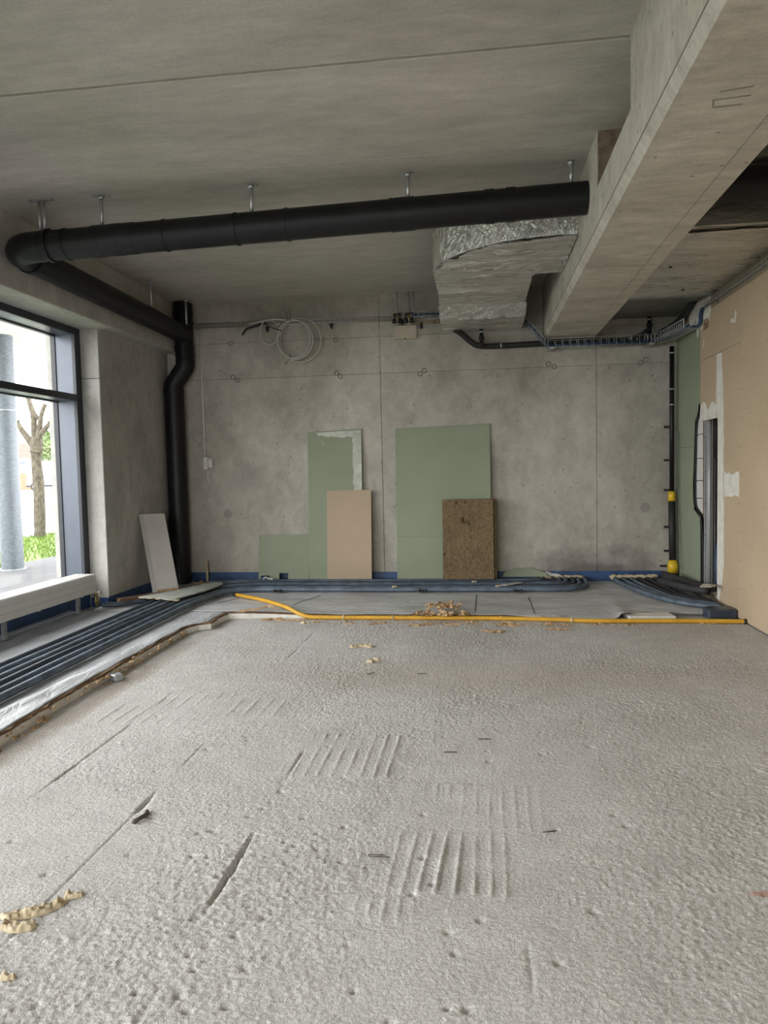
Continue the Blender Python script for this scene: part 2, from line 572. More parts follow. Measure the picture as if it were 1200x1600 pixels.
# ------------------------------------------------------------------ floor
def make_floor():
    x0, x1, y0, y1 = -2.95, XR, 1.55, 7.45
    nx, ny = 800, 640
    xs = np.linspace(x0, x1, nx)
    ys = y0 * (y1 / y0) ** np.linspace(0, 1, ny)
    X, Y = np.meshgrid(xs, ys)

    def rot(deg, sx=1.0, sy=1.0):
        a = math.radians(deg)
        return (X * math.cos(a) + Y * math.sin(a)) * sx + 30, (-X * math.sin(a) + Y * math.cos(a)) * sy + 30
    n1 = vnoise(*rot(24, 1.0, 0.7), 95, 1)
    n2 = vnoise(*rot(-37, 1.0, 0.75), 130, 2)
    n3 = vnoise(*rot(61), 55, 6)
    rough = 0.0034 * (n1 - 0.5) + 0.0040 * (n2 - 0.5) + 0.0016 * (n3 - 0.5)
    rough += 0.0030 * np.clip(vnoise(*rot(10), 70, 7) - 0.74, 0, 1) * 4
    Z = rough * (0.55 + 0.8 * vnoise(X + 9, Y + 9, 2.0, 8)) + 0.004 * (vnoise(X, Y, 3.5, 3) - 0.5)
    # smoother worn areas
    smooth = np.clip((vnoise(X, Y, 1.1, 4) - 0.45) * 4, 0, 1)
    Z *= 1 - 0.45 * smooth

    def win(t, lo, hi, s):
        return np.clip((t - lo) / s, 0, 1) * np.clip((hi - t) / s, 0, 1)

    def ridges(xa, xb, ya, yb, n, amp, slant, seed):
        m = win(X, xa, xb, 0.06) * win(Y, ya, yb, 0.03)
        xx = X - slant * (Y - ya) + 0.03 * (vnoise(X + 7, Y * 0.4 + 7, 5, seed) - 0.5)
        ph = (xx - xa) / (xb - xa) * n * 2 * PI
        r = np.clip(np.sin(ph), 0, 1) ** 4 * amp * np.clip(1.7 * vnoise(X + 3, Y + 3, 6, seed + 1) - 0.25, 0, 1.2)
        m = m * np.clip(1.6 * vnoise(X + 5, Y + 5, 3.0, seed + 2) + 0.25, 0, 1)
        return m, r
    for (xa, xb, ya, yb, n, amp, sl, sd) in (
            (-1.03, -0.40, 3.40, 4.00, 9, 0.0065, 0.0, 11), (-2.45, -1.20, 4.05, 4.70, 13, 0.004, 0.0, 13),
            (-0.42, 0.12, 2.46, 2.94, 9, 0.0065, 0.05, 15), (-0.40, 0.30, 2.94, 3.40, 12, 0.003, 0.0, 17),
            (-0.50, -0.20, 2.30, 2.46, 6, 0.004, 0.0, 19)):
        m, r = ridges(xa, xb, ya, yb, n, amp, sl, sd)
        Z = Z * (1 - 0.55 * m) + m * (r + 0.0015)

    # plank joints: broken grooves running along the room
    def groove(xc, ya, yb, w, depth, seed):
        br = np.clip((vnoise(X * 0 + seed, Y, 3.3, seed) - 0.40) * 3.2, 0.03, 1)
        xx = X - xc - 0.006 * (vnoise(X * 0, Y, 7, seed + 1) - 0.5)
        g = np.exp(-(xx / w) ** 2) * win(Y, ya, yb, 0.05)
        return -depth * g * br
    for (xc, ya, yb, w, dp, sd) in ((-0.950, 1.5, 3.75, 0.0065, 0.010, 21), (-1.535, 1.5, 3.9, 0.004, 0.006, 23),
                                    (-2.10, 1.5, 4.6, 0.006, 0.009, 25), (0.135, 1.5, 2.25, 0.006, 0.007, 27),
                                    (-1.535, 4.6, 6.8, 0.007, 0.005, 29)):
        Z += groove(xc, ya, yb, w, dp, sd)
    # deep open stretches of the joints
    for (xc, ya, yb, w, dp) in ((-0.948, 2.36, 2.86, 0.012, 0.035), (-0.955, 2.92, 3.02, 0.008, 0.02), (-0.966, 3.30, 3.42, 0.012, 0.03),
                                (-1.530, 2.95, 3.17, 0.010, 0.025), (-2.10, 3.25, 3.50, 0.009, 0.025)):
        wv = w * (0.5 + 0.9 * vnoise(X * 0, Y, 14, 31))
        Z -= dp * np.exp(-((X - xc) / wv) ** 2) * win(Y, ya, yb, 0.16)
    # pits
    rng = np.random.RandomState(5)
    for _ in range(120):
        px, py = rng.uniform(-2.6, 2.4), rng.uniform(1.7, 4.4)
        if rng.rand() < 0.5: px, py = rng.normal(-0.75, 0.5), rng.normal(2.3, 0.5)
        rr = rng.uniform(0.007, 0.014)
        ix0, ix1 = np.searchsorted(xs, [px - 0.05, px + 0.05]); iy0, iy1 = np.searchsorted(ys, [py - 0.05, py + 0.05])
        if ix1 - ix0 < 2 or iy1 - iy0 < 2: continue
        sx, sy = X[iy0:iy1, ix0:ix1], Y[iy0:iy1, ix0:ix1]
        Z[iy0:iy1, ix0:ix1] -= 0.010 * np.exp(-((sx - px) ** 2 + (sy - py) ** 2) / rr ** 2)
    # border flat so it meets the plain slab
    edge = np.minimum.reduce([np.clip((X - x0) / 0.05, 0, 1), np.clip((Y - y0) / 0.05, 0, 1), np.clip((y1 - Y) / 0.05, 0, 1)])
    Z *= edge
    vs = np.stack([X, Y, Z], -1).reshape(-1, 3)
    i = np.arange(nx - 1); j = np.arange(ny - 1)
    I, J = np.meshgrid(i, j)
    q = (J * nx + I).ravel()
    fs = np.stack([q, q + 1, q + nx + 1, q + nx], -1)
    nv = len(vs)
    # the plain slab around it and its underside
    XO, XI = -4.75, XR + 0.45
    ring = np.array([(XO, YF - 0.15, 0), (XI, YF - 0.15, 0), (XI, y0, 0), (XO, y0, 0),
                     (XO, y1, 0), (x0, y1, 0), (x0, y0, 0), (XI, y1, 0), (XI, 9.75, 0), (XO, 9.75, 0), (x1, y0, 0), (x1, y1, 0),
                     (XO, YF - 0.15, -0.25), (XI, YF - 0.15, -0.25), (XI, 9.75, -0.25), (XO, 9.75, -0.25)], float)
    extra = [(0, 1, 2, 3), (3, 6, 5, 4), (10, 2, 7, 11), (4, 7, 8, 9), (12, 15, 14, 13), (0, 12, 13, 1), (1, 13, 14, 8), (8, 14, 15, 9), (9, 15, 12, 0)]
    me = bpy.data.meshes.new('floor')
    me.from_pydata(np.concatenate([vs, ring]).tolist(), [], fs.tolist() + [tuple(nv + k for k in e) for e in extra])
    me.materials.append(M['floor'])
    me.polygons.foreach_set('use_smooth', [True] * len(fs) + [False] * len(extra))
    o = bpy.data.objects.new('floor', me)
    COL.objects.link(o)
    tag(o, 'rough light grey raw concrete floor with trowel ridges and open joints', 'floor', kind='structure')


make_floor()

# ------------------------------------------------------------------ ceiling of precast slabs
ce = MB().box(-4.75, XR + 0.45, YF - 0.15, 9.75, H + 0.022, H + 0.3).build('ceiling', M['ceiling'])
tag(ce, 'raw concrete ceiling of wide slabs with dark joints', 'ceiling', kind='structure')
joints = [YF - 0.15, 1.65, 2.89, 4.127, 5.372, 9.75]
gaps = [0, 0.012, 0.020, 0.026, 0.012, 0]
for i, (a, b) in enumerate(zip(joints, joints[1:])):
    MB().box(-4.75, XR + 0.45, a + gaps[i] / 2, b - gaps[i + 1] / 2, H, H + 0.04).build('ceiling_slab', M['ceiling'], ce, bevel=0.005)

# ------------------------------------------------------------------ back wall, formwork panels
wb_ = MB().box(-4.75, XR + 0.45, YB + 0.012, 9.75, 0.0, H + 0.02).build('wall_back', M['wall'])
tag(wb_, 'raw concrete back wall with formwork seams and tie holes', 'wall', kind='structure')
xs_p = [-4.75, -1.230, 1.500, XR + 0.45]
zs_p = [0.0, 2.762, 3.236, H + 0.01]
for i in range(3):
    for j in range(3):
        g = 0.0045
        MB().box(xs_p[i] + g * 0.9, xs_p[i + 1] - g * 0.9, YB, YB + 0.03, zs_p[j] + g * 0.55, zs_p[j + 1] - g * 0.55).build('wall_panel', M['wall'], wb_, bevel=0.003)
ring_m = plain('tie_hole_plug', (0.20, 0.19, 0.175), 0.9)
for (x, z) in ((-1.810, 2.788), (-1.760, 2.744), (-0.717, 2.737), (-0.659, 2.776), (0.983, 2.760), (0.912, 2.795), (2.034, 2.765), (2.096, 2.802),
               (-1.807, 3.219), (-3.22, 2.79), (-3.16, 2.745), (-3.24, 3.235)):
    mb = MB()
    n = 14
    pts = [(x + 0.028 * math.cos(2 * PI * k / n), YB - 0.001, z + 0.028 * math.sin(2 * PI * k / n)) for k in range(n + 1)]
    mb.tube(pts, 0.006, 6, False)
    mb.build('tie_hole', ring_m, wb_, True)

# ------------------------------------------------------------------ left wall: pier, plinth, lintel beam
lw = MB().box(-4.75, XL, 7.61, YB + 0.02, 0.0, 3.20).build('wall_left', M['pier'], bevel=0.006)
tag(lw, 'concrete pier wall between the window and the back corner', 'wall', kind='structure')
MB().box(-4.7, XL + 0.0015, 7.606, 7.60, 2.585, 2.591).build('formwork_seam', M['blackish'], lw)
pl = MB().box(-4.75, XW - 0.02, YF, 7.61, 0.0, 0.30).build('wall_left_plinth', M['pier'])
tag(pl, 'low concrete plinth under the window behind the radiator', 'wall', kind='structure')
bl = MB().box(-4.75, -3.95, YF, YB + 0.02, 3.13, H + 0.02).build('wall_left_lintel', M['pier'], bevel=0.008)
tag(bl, 'concrete lintel beam above the window running to the corner', 'beam', kind='structure')

# ------------------------------------------------------------------ ceiling beam with notch
BX0, BX1, BZ, NZ = 0.842, 1.475, 3.09, 3.402
prof = [(BX0, BZ + 0.052), (BX0 + 0.034, BZ), (BX1 - 0.01, BZ), (BX1, BZ + 0.01), (BX1, NZ), (BX0, NZ)]
mb = MB().prism(prof, 'y', YF, YB + 0.02)
mb.box(BX0, BX1, YF, 4.13, NZ, H + 0.02)
mb.box(BX0, BX1, 5.21, YB + 0.02, NZ, H + 0.02)
beam = mb.build('concrete_beam', M['beam'])
tag(beam, 'heavy concrete ceiling beam with a notch cut in its top', 'beam', kind='structure')
MB().box(BX0 + 0.004, BX1 - 0.004, 5.204, 5.212, NZ + 0.002, H).build('notch_face', plain('broken_concrete', (0.26, 0.20, 0.145), 0.95, var=0.2, vs=14, bs=0.9, bscale=25, bdist=0.02), beam)
mk = plain('formwork_imprint', (0.24, 0.23, 0.20), 0.9)
for (p, q) in (((1.055, 3.36, BZ), (1.185, 3.335, BZ)), ((1.05, 3.43, BZ), (1.20, 3.415, BZ)), ((1.075, 3.50, BZ), (1.19, 3.49, BZ)), ((1.05, 3.43, BZ), (1.07, 3.50, BZ))):
    MB().bar(p, q, 0.008, 0.006).build('formwork_mark', mk, beam)
MB().bar((BX0 - 0.001, YF, BZ + 0.056), (BX0 - 0.001, YB - 0.01, BZ + 0.056), 0.006, 0.005).build('formwork_mark', mk, beam)
for yy in (6.05, 7.45):
    MB().bar((BX0 + 0.05, yy, BZ), (BX1 - 0.03, yy + 0.05, BZ), 0.005, 0.003).build('formwork_mark', mk, beam)
MB().bar((1.345, 3.2, BZ), (1.345, 9.3, BZ), 0.004, 0.003).build('formwork_mark', mk, beam)

# ------------------------------------------------------------------ right wall: plasterboards on studs
rw = MB().box(XR + 0.20, XR + 0.30, YF, YB, 0.0, H).build('wall_right', M['beige2'])
tag(rw, 'stud wall clad in brown plasterboard on the right, partly open', 'wall', kind='structure')


def rboard(y0, y1, z0, z1, m='beige', th=0.0125, x=XR, g=0.0015):
    return MB().box(x, x + th, y0 + g, y1 - g, z0 + g, z1 - g).build('plasterboard', M[m], rw, bevel=0.002)


OPA, OPB, OPZ = 7.86, 8.47, 1.965
ZT = 3.13
rboard(YF, 3.6, 0.012, 2.0)
rboard(3.6, 7.212, 0.012, 2.0)
rboard(YF, 4.8, 2.0, ZT)
rboard(4.8, 7.212, 2.0, ZT)
rboard(7.212, OPA, 0.012, 2.63)
rboard(OPA, OPB, OPZ, 2.63)
rboard(7.212, 8.475, 2.63, ZT)
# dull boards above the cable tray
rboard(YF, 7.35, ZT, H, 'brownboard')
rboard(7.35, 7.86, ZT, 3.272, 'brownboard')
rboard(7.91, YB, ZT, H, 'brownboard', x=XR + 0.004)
# green boards: upper, lower, cut ragged beside the opening
poly = [(8.478, 2.17), (8.55, 2.16), (8.60, 2.06), (8.70, 1.97), (8.725, 1.70), (9.418, 1.70), (9.418, ZT), (8.478, ZT)]
MB().prism(poly, 'x', XR, XR + 0.0125).build('green_plasterboard', M['green'], rw)
poly = [(8.725, 1.697), (8.745, 1.45), (8.775, 1.24), (8.755, 1.08), (8.72, 0.98), (8.50, 0.90), (8.475, 0.60), (8.47, 0.09), (9.418, 0.09), (9.418, 1.697)]
MB().prism(poly, 'x', XR, XR + 0.0125).build('green_plasterboard', M['green'], rw)
# cavity: studs, inner board, insulation
mb = MB().box(XR + 0.02, XR + 0.10, 8.335, 8.338, 0.05, 2.2).box(XR + 0.02, XR + 0.023, 8.335, 8.385, 0.05, 2.2).box(XR + 0.097, XR + 0.10, 8.335, 8.385, 0.05, 2.2)
mb.build('metal_stud', M['stud'], rw)
MB().tube([(XR + 0.055, 8.318, 0.06), (XR + 0.055, 8.318, 2.2)], 0.018, 14).build('metal_stud_rib', M['stud'], rw, True)
mb = MB().box(XR + 0.13, XR + 0.195, 8.46, 8.463, 0.05, 2.2).box(XR + 0.13, XR + 0.133, 8.46, 8.50, 0.05, 2.2)
mb.build('metal_stud', M['galvdull'], rw)
for (x, y) in ((XR + 0.118, 8.40), (XR + 0.17, 8.44)):
    MB().tube([(x, y, 0.06), (x, y, 2.2)], 0.009, 8).build('cavity_cable_and_gap', M['blackmatte'], rw, True)  # black tubes added as the dark gap beside the stud
MB().box(XR + 0.0126, XR + 0.06, OPA - 0.05, OPA, 0.06, 2.2).build('metal_stud', M['galvdull'], rw)
for z in (1.78, 1.40, 1.05, 0.70, 0.35):
    MB().box(XR + 0.017, XR + 0.02, 8.345, 8.357, z, z + 0.014).build('stud_hole', M['blackish'], rw)
poly = [(8.40, 0.95), (8.50, 0.93), (8.71, 1.0), (8.74, 1.10), (8.76, 1.24), (8.72, 1.70), (8.69, 1.96), (8.58, 2.07), (8.40, 2.0)]
MB().prism(poly, 'x', XR + 0.04, XR + 0.09).build('insulation_batt', plain('white_faced_batt', (0.66, 0.65, 0.63), 0.8, var=0.04), rw)
for z in (1.82, 1.55, 1.30, 1.10):
    MB().tube([(XR + 0.034, 8.40, z), (XR + 0.030, 8.55, z + 0.012), (XR + 0.034, 8.74, z)], 0.004, 6).build('black_wire', M['blackmatte'], rw)
MB().tube(spline([(XR + 0.02, 8.60, 2.04), (XR + 0.028, 8.69, 1.93), (XR + 0.028, 8.715, 1.6), (XR + 0.028, 8.735, 1.25), (XR + 0.025, 8.70, 1.02), (XR + 0.02, 8.50, 0.9), (XR + 0.02, 8.43, 0.6), (XR + 0.02, 8.425, 0.1)], 6), 0.010, 8).build('black_wire', M['blackmatte'], rw, True)
MB().box(XR + 0.02, XR + 0.05, 8.395, 8.425, 0.9, 2.02).build('board_edge', M['fibre'], rw)
MB().tube(spline([(XR + 0.08, 7.92, 1.0), (XR + 0.08, 8.02, 0.75), (XR + 0.07, 8.10, 0.5), (XR + 0.06, 8.05, 0.28), (XR + 0.05, 7.90, 0.12)], 8), 0.022, 10).build('cavity_cable_and_gap', M['bluecable'], rw, True)
MB().box(XR + 0.03, XR + 0.05, 7.862, 7.95, 1.18, 1.37).build('noggin', M['galvdull'], rw)
MB().tube([(XR + 0.06, 8.13, 1.55), (XR + 0.06, 8.13, 2.1)], 0.012, 8).build('cavity_cable_and_gap', M['blackmatte'], rw, True)


def ragged(name, pts, m, th=0.003, parent=rw):
    """thin smear of filler standing proud of the boards (polygon in y,z)"""
    return MB().prism(pts, 'x', XR - th, XR - 0.0002).build(name, M[m], parent)


rs = random.Random(3)


def wig(a, b, n, amp):
    """jittered points from a to b"""
    out = []
    for i in range(n):
        t = i / (n - 1)
        out.append((a[0] + (b[0] - a[0]) * t + rs.uniform(-amp, amp), a[1] + (b[1] - a[1]) * t + rs.uniform(-amp, amp)))
    return out


ragged('filler_strip', wig((7.865, 0.09), (7.865, 1.96), 6, 0.002) + wig((7.92, 2.10), (7.905, 2.62), 6, 0.008) + wig((7.755, 2.615), (7.70, 2.2), 5, 0.004)
       + wig((7.69, 2.0), (7.66, 0.45), 12, 0.010) + wig((7.70, 0.30), (7.80, 0.085), 4, 0.004), 'filler')
ragged('filler_strip', [(7.92, 1.968), (8.46, 1.968), (8.47, 2.05), (8.44, 2.13), (8.36, 2.17), (8.30, 2.165), (8.22, 2.10), (8.16, 2.075), (8.10, 2.13), (8.02, 2.15), (7.96, 2.12), (7.91, 2.12)], 'filler')
ragged('filler_patch', wig((7.68, 1.40), (7.25, 1.40), 9, 0.014) + wig((7.245, 1.38), (7.245, 1.175), 4, 0.003) + wig((7.33, 1.175), (7.66, 1.16), 7, 0.014) + [(7.675, 1.10)], 'filler')
ragged('filler_patch', [(8.16, 3.02), (8.20, 3.05), (8.26, 3.00), (8.34, 3.06), (8.42, 2.96), (8.48, 3.02), (8.56, 2.90), (8.62, 3.05), (8.85, 3.10), (8.90, 3.20), (8.75, 3.30), (8.10, 3.26), (8.10, 3.12)], 'filler', 0.006)
for (ya, za, yb, zb) in ((7.216, 2.632, 8.47, 2.632), (7.213, 2.63, 7.213, 3.05), (6.2, 2.0, 7.2, 2.0)):
    MB().bar((XR - 0.001, ya, za), (XR - 0.001, yb, zb), 0.006, 0.003).build('torn_paper_line', plain('torn_card_edge', (0.62, 0.52, 0.38), 0.9), rw)
ragged('filler_smear', [(7.52, 2.88), (7.46, 2.90), (7.40, 2.87), (7.37, 2.96), (7.34, 2.92), (7.37, 2.84), (7.46, 2.85)], 'filler', 0.002)
ragged('filler_smear', [(8.36, 2.76), (8.33, 2.76), (8.33, 2.84), (8.36, 2.84)], 'filler', 0.002)
screw_m = plain('screw_head', (0.10, 0.085, 0.07), 0.6)
for y in (7.18, 7.24):
    for z in np.arange(0.3, 3.0, 0.27):
        MB().tube([(XR - 0.0015, y, z), (XR + 0.001, y, z)], 0.0055, 8).build('screw_head', screw_m, rw)
for y in (6.9, 6.62):
    for z in np.arange(0.38, 3.0, 0.36):
        MB().tube([(XR - 0.0015, y, z), (XR + 0.001, y, z)], 0.005, 8).build('screw_head', screw_m, rw)
# rubble base of the opening
MB().box(XR, XR + 0.19, OPA, 9.4, 0.0, 0.06).build('bottom_plate', M['rubble'], rw)

# ------------------------------------------------------------------ wall behind the camera (glazed front)
fw = MB().box(-4.75, XR + 0.45, YF - 0.15, YF, 3.2, H + 0.02).box(-4.75, XR + 0.45, YF - 0.15, YF, 0, 0.25).box(0.0, XR + 0.45, YF - 0.15, YF, 0.25, 3.2).build('wall_front', M['pier'])
tag(fw, 'concrete front wall with a wide glazed opening behind the viewer', 'wall', kind='structure')
wf = empty('window_2', (-1.0, YF - 0.07, 0.25))
tag(wf, 'wide dark framed shopfront glazing behind the viewer', 'window', kind='structure')
for x in (-4.66, -2.35, -0.04):
    MB().box(x - 0.03, x + 0.03, YF - 0.12, YF - 0.02, 0.25, 3.2).build('mullion', M['frame'], wf)
for z in (0.28, 2.37, 3.17):
    MB().box(-4.75, 0.0, YF - 0.11, YF - 0.03, z - 0.03, z + 0.03).build('transom', M['frame'], wf)
for x0, x1 in ((-4.63, -2.38), (-2.32, -0.07)):
    MB().box(x0, x1, YF - 0.08, YF - 0.07, 0.31, 3.14).build('pane', M['glass'], wf)

# ------------------------------------------------------------------ left window
w1 = empty('window_1', (XW, 7.6, 0.3))
tag(w1, 'tall window with dark anthracite frame beside the concrete pier', 'window', kind='structure')
XO_ = -4.60


def mullion(y0, y1):
    m_ = MB().box(XO_ + 0.03, XW - 0.035, y0, y1, 0.30, 3.13).build('mullion', M['sheenroof'], w1)
    MB().box(XW - 0.035, XW, y0 - 0.008, y1 + 0.008, 0.30, 3.13).build('mullion_cap', M['frame'], m_)
    MB().box(XO_ - 0.02, XO_ + 0.03, y0 - 0.012, y1 + 0.012, 0.30, 3.13).build('outer_cap', M['frame'], m_)


mullion(7.50, 7.60)
for y in (4.85, 2.3, -0.25, -2.8):
    mullion(y - 0.03, y + 0.03)
for (z0, z1) in ((0.30, 0.38), (2.34, 2.40), (3.06, 3.13)):
    m_ = MB().box(XO_ + 0.03, XW - 0.035, YF, 7.55, z0, z1).build('transom', M['sheenroof'], w1)
    MB().box(XW - 0.035, XW + 0.002, YF, 7.60, z0 - 0.004, z1 + 0.004).build('transom_cap', M['frame'], m_)
    MB().box(XO_ - 0.02, XO_ + 0.03, YF, 7.60, z0 - 0.012, z1 + 0.012).build('outer_cap', M['frame'], m_)
ys_m = [-2.77, -0.28, 2.27, 4.82, 7.50]
for i in range(4):
    a = ys_m[i] if i == 0 else ys_m[i] + 0.06
    for z0, z1 in ((0.38, 2.34), (2.40, 3.06)):
        MB().box(XO_, XO_ + 0.012, a, ys_m[i + 1], z0, z1).build('pane', M['glass'], w1)

# ------------------------------------------------------------------ blue sealing membrane at the foot of the walls
t1 = MB().box(-4.12, 2.30, YB - 0.006, YB - 0.0005, 0.03, 0.165).build('trim_1', M['membrane'])
tag(t1, 'blue sealing membrane strip along the foot of back wall', 'membrane', kind='structure')
t2 = MB().box(XL + 0.0005, XL + 0.007, 7.60, YB - 0.01, 0.03, 0.150).box(-4.34, XL + 0.007, 7.600, 7.608, 0.03, 0.140).build('trim_2', M['membrane'])
tag(t2, 'blue sealing membrane strip along the foot of concrete pier', 'membrane', kind='structure')
t3 = MB().box(XW - 0.019, XW - 0.012, YF, 7.60, 0.03, 0.298).build('trim_3', M['membrane'])
tag(t3, 'blue sealing membrane on the plinth behind the radiator', 'membrane', kind='structure')

# ------------------------------------------------------------------ floor build-up along left and back: polystyrene, fibreboard, foil
rb = random.Random(11)
EDGE = [(-2.62, YF + 0.05), (-2.64, 1.0), (-2.66, 3.0), (-2.675, 3.65), (-2.715, 4.4), (-2.725, 5.2), (-2.735, 5.9), (-2.735, 6.45), (-2.68, 6.60), (-2.58, 6.66),
        (-2.60, 6.92), (-2.57, 7.13), (-2.30, 7.18), (-1.95, 7.20), (-1.6, 7.21), (-1.0, 7.22), (-0.4, 7.22), (0.3, 7.24), (0.9, 7.22), (1.25, 7.20), (1.38, 7.45), (1.9, 7.5), (2.44, 7.46)]


def jedge(amp, off, seed, sub=1):
    r = random.Random(seed)
    out = []
    for a, b in zip(EDGE, EDGE[1:]):
        L = math.hypot(b[0] - a[0], b[1] - a[1])
        n = max(1, int(L / 0.06)) if sub else 1
        nx_, ny_ = (b[1] - a[1]) / L, -(b[0] - a[0]) / L   # towards the bare floor
        for k in range(n):
            t = k / n
            d = off + r.uniform(-amp, amp)
            out.append((a[0] + (b[0] - a[0]) * t + nx_ * d, a[1] + (b[1] - a[1]) * t + ny_ * d))
    out.append(EDGE[-1])
    return out


def smooth01(t):
    t = min(1.0, max(0.0, t))
    return t * t * (3 - 2 * t)


def base_h(x, y):
    """top of the foil: 8 cm beside the window, falling to 4 cm along the back wall"""
    return SZ - 0.040 * max(smooth01((x + 2.6) / 1.3), smooth01((y - 7.3) / 1.0))


OUT_ = [(2.44, 9.41), (-4.115, 9.41), (-4.115, 7.59), (-4.35, 7.59), (-4.35, YF + 0.05)]
LCLOSE = [(-4.35, 7.13), (-4.35, YF + 0.05)]


def left_part(pts):
    return [p for p in pts if p[1] < 7.14 and p[0] < -2.5] + LCLOSE


def lerp_pts(pts, t):
    for p, q in zip(pts, pts[1:]):
        if p[0] <= t <= q[0] and q[0] > p[0]:
            return p[1] + (q[1] - p[1]) * (t - p[0]) / (q[0] - p[0])
    return pts[-1][1]


def back_loft(lo, hi, dy, jit=0.0, x1=2.44, seed=5):
    """solid strip along the back wall whose top follows base_h; lo/hi are offsets below the foil top"""
    r = random.Random(seed)
    mb = MB()
    xs_ = [-4.11 + (x1 + 4.11) * k / 110 for k in range(111)]
    rows = []
    for x in xs_:
        y0 = 7.13 if x < -2.57 else lerp_pts(EDGE[11:], x) + dy + r.uniform(-jit, jit)
        ysr = [y0, 7.55, 7.75, 8.0, 8.3, 9.405]
        top = [(x, y, base_h(x, y) - hi) for y in ysr]
        bot = [(x, y, (0.001 if lo is None else base_h(x, y) - lo)) for y in reversed(ysr)]
        rows.append(top + bot)
    n = len(rows[0])
    vs = [p for r_ in rows for p in r_]
    fs = [(i * n + k, i * n + (k + 1) % n, (i + 1) * n + (k + 1) % n, (i + 1) * n + k) for i in range(len(rows) - 1) for k in range(n)]
    fs += [tuple(reversed(range(n))), tuple((len(rows) - 1) * n + k for k in range(n))]
    return mb.add(vs, fs)


iroot = empty('insulation_layer', (-3.5, 5.0, 0.0))
tag(iroot, 'white polystyrene insulation layer under the foil along window and back wall', 'insulation')
MB().prism(left_part(jedge(0.0, 0.0, 1, 0)), 'z', 0.001, 0.052).build('polystyrene_board', M['eps'], iroot)
MB().prism(left_part(jedge(0.012, -0.004, 2)), 'z', 0.052, 0.070).build('fibreboard', M['fibre'], iroot)
back_loft(None, 0.024, 0.0).build('polystyrene_board', M['eps'], iroot)
back_loft(0.024, 0.010, 0.004, 0.010, x1=0.9).build('fibreboard', M['fibre'], iroot)
# crumbs of broken fibre on the left edge
mb = MB()
for i in range(150):
    t = rb.random()
    y = 2.2 + 4.2 * t
    x = -2.66 - 0.02 * (y - 2.2) + rb.uniform(-0.015, 0.05)
    s = rb.uniform(0.006, 0.02)
    z = rb.uniform(0.0, 0.06) if x < -2.68 else 0.0
    mb.obox((x, y, z), (s, rb.uniform(-s, s), 0), (rb.uniform(-s, s) * 0.4, s * 1.4, 0), (0, 0, s * 0.7))
o = mb.build('fibre_crumbs', M['chip'], iroot)
o['kind'] = 'stuff'


def lerp_edge(pts, t, ax):
    """interpolate the other coordinate of a polyline along axis ax"""
    for a, b in zip(pts, pts[1:]):
        lo, hi = a[ax], b[ax]
        if lo <= t <= hi and hi > lo:
            k = (t - lo) / (hi - lo)
            return a[1 - ax] + (b[1 - ax] - a[1 - ax]) * k
    return pts[-1][1 - ax] if t > pts[-1][ax] else pts[0][1 - ax]


LEFTE = [(-2.62, -3.0), (-2.66, 3.0), (-2.69, 3.65), (-2.735, 4.4), (-2.745, 5.2), (-2.755, 5.9), (-2.755, 6.42), (-2.70, 6.58), (-2.61, 6.64), (-2.62, 6.95), (-2.60, 7.12)]


_L = {}


def nz(x, y, s, sd):
    """the same value noise for one point, centred on zero"""
    g = _L.get(sd)
    if g is None:
        g = _L[sd] = vgrid(sd)[:64, :64].tolist()
    x = (x + 40.0) * s
    y = (y + 40.0) * s
    xi, yi = math.floor(x), math.floor(y)
    fx, fy = x - xi, y - yi
    fx = fx * fx * (3 - 2 * fx)
    fy = fy * fy * (3 - 2 * fy)
    a, b, c, d = g[xi % 64][yi % 64], g[(xi + 1) % 64][yi % 64], g[xi % 64][(yi + 1) % 64], g[(xi + 1) % 64][(yi + 1) % 64]
    return (a * (1 - fx) + b * fx) * (1 - fy) + (c * (1 - fx) + d * fx) * fy - 0.5


def left_sheet(u, v):
    y = YF + 0.08 + (7.14 - YF - 0.08) * v
    xe = lerp_edge(LEFTE, y, 1)
    xe += 0.012 * nz(0, y, 9, 61)
    x = -4.345 + (xe + 4.345) * u
    z = SZ + 0.010 * nz(x, y, 3.2, 62) + 0.006 * nz(x * 1.5, y, 8, 63)
    ridge = math.exp(-((x + 2.85 + 0.04 * math.sin(y * 2.1)) / 0.035) ** 2)
    z += 0.018 * ridge * max(0, math.sin(y * 1.7 + 0.6))
    if u > 0.97: z -= 0.006
    return (x, y, max(z, 0.0725))


s1 = MB().sheet(left_sheet, 60, 190).build('foil_sheet', M['foillit'], None, True, solid=0.002)
tag(s1, 'silvery foil sheet under the conduits, painted paler for light from the window', 'foil sheet')

BACKE = [(-2.60, 7.14), (-2.3, 7.20), (-1.95, 7.215), (-1.6, 7.225), (-1.0, 7.235), (-0.4, 7.23), (0.3, 7.22), (0.9, 7.16), (1.25, 7.08), (1.42, 7.20), (1.62, 7.40), (1.95, 7.36), (2.15, 7.30), (2.40, 7.5)]


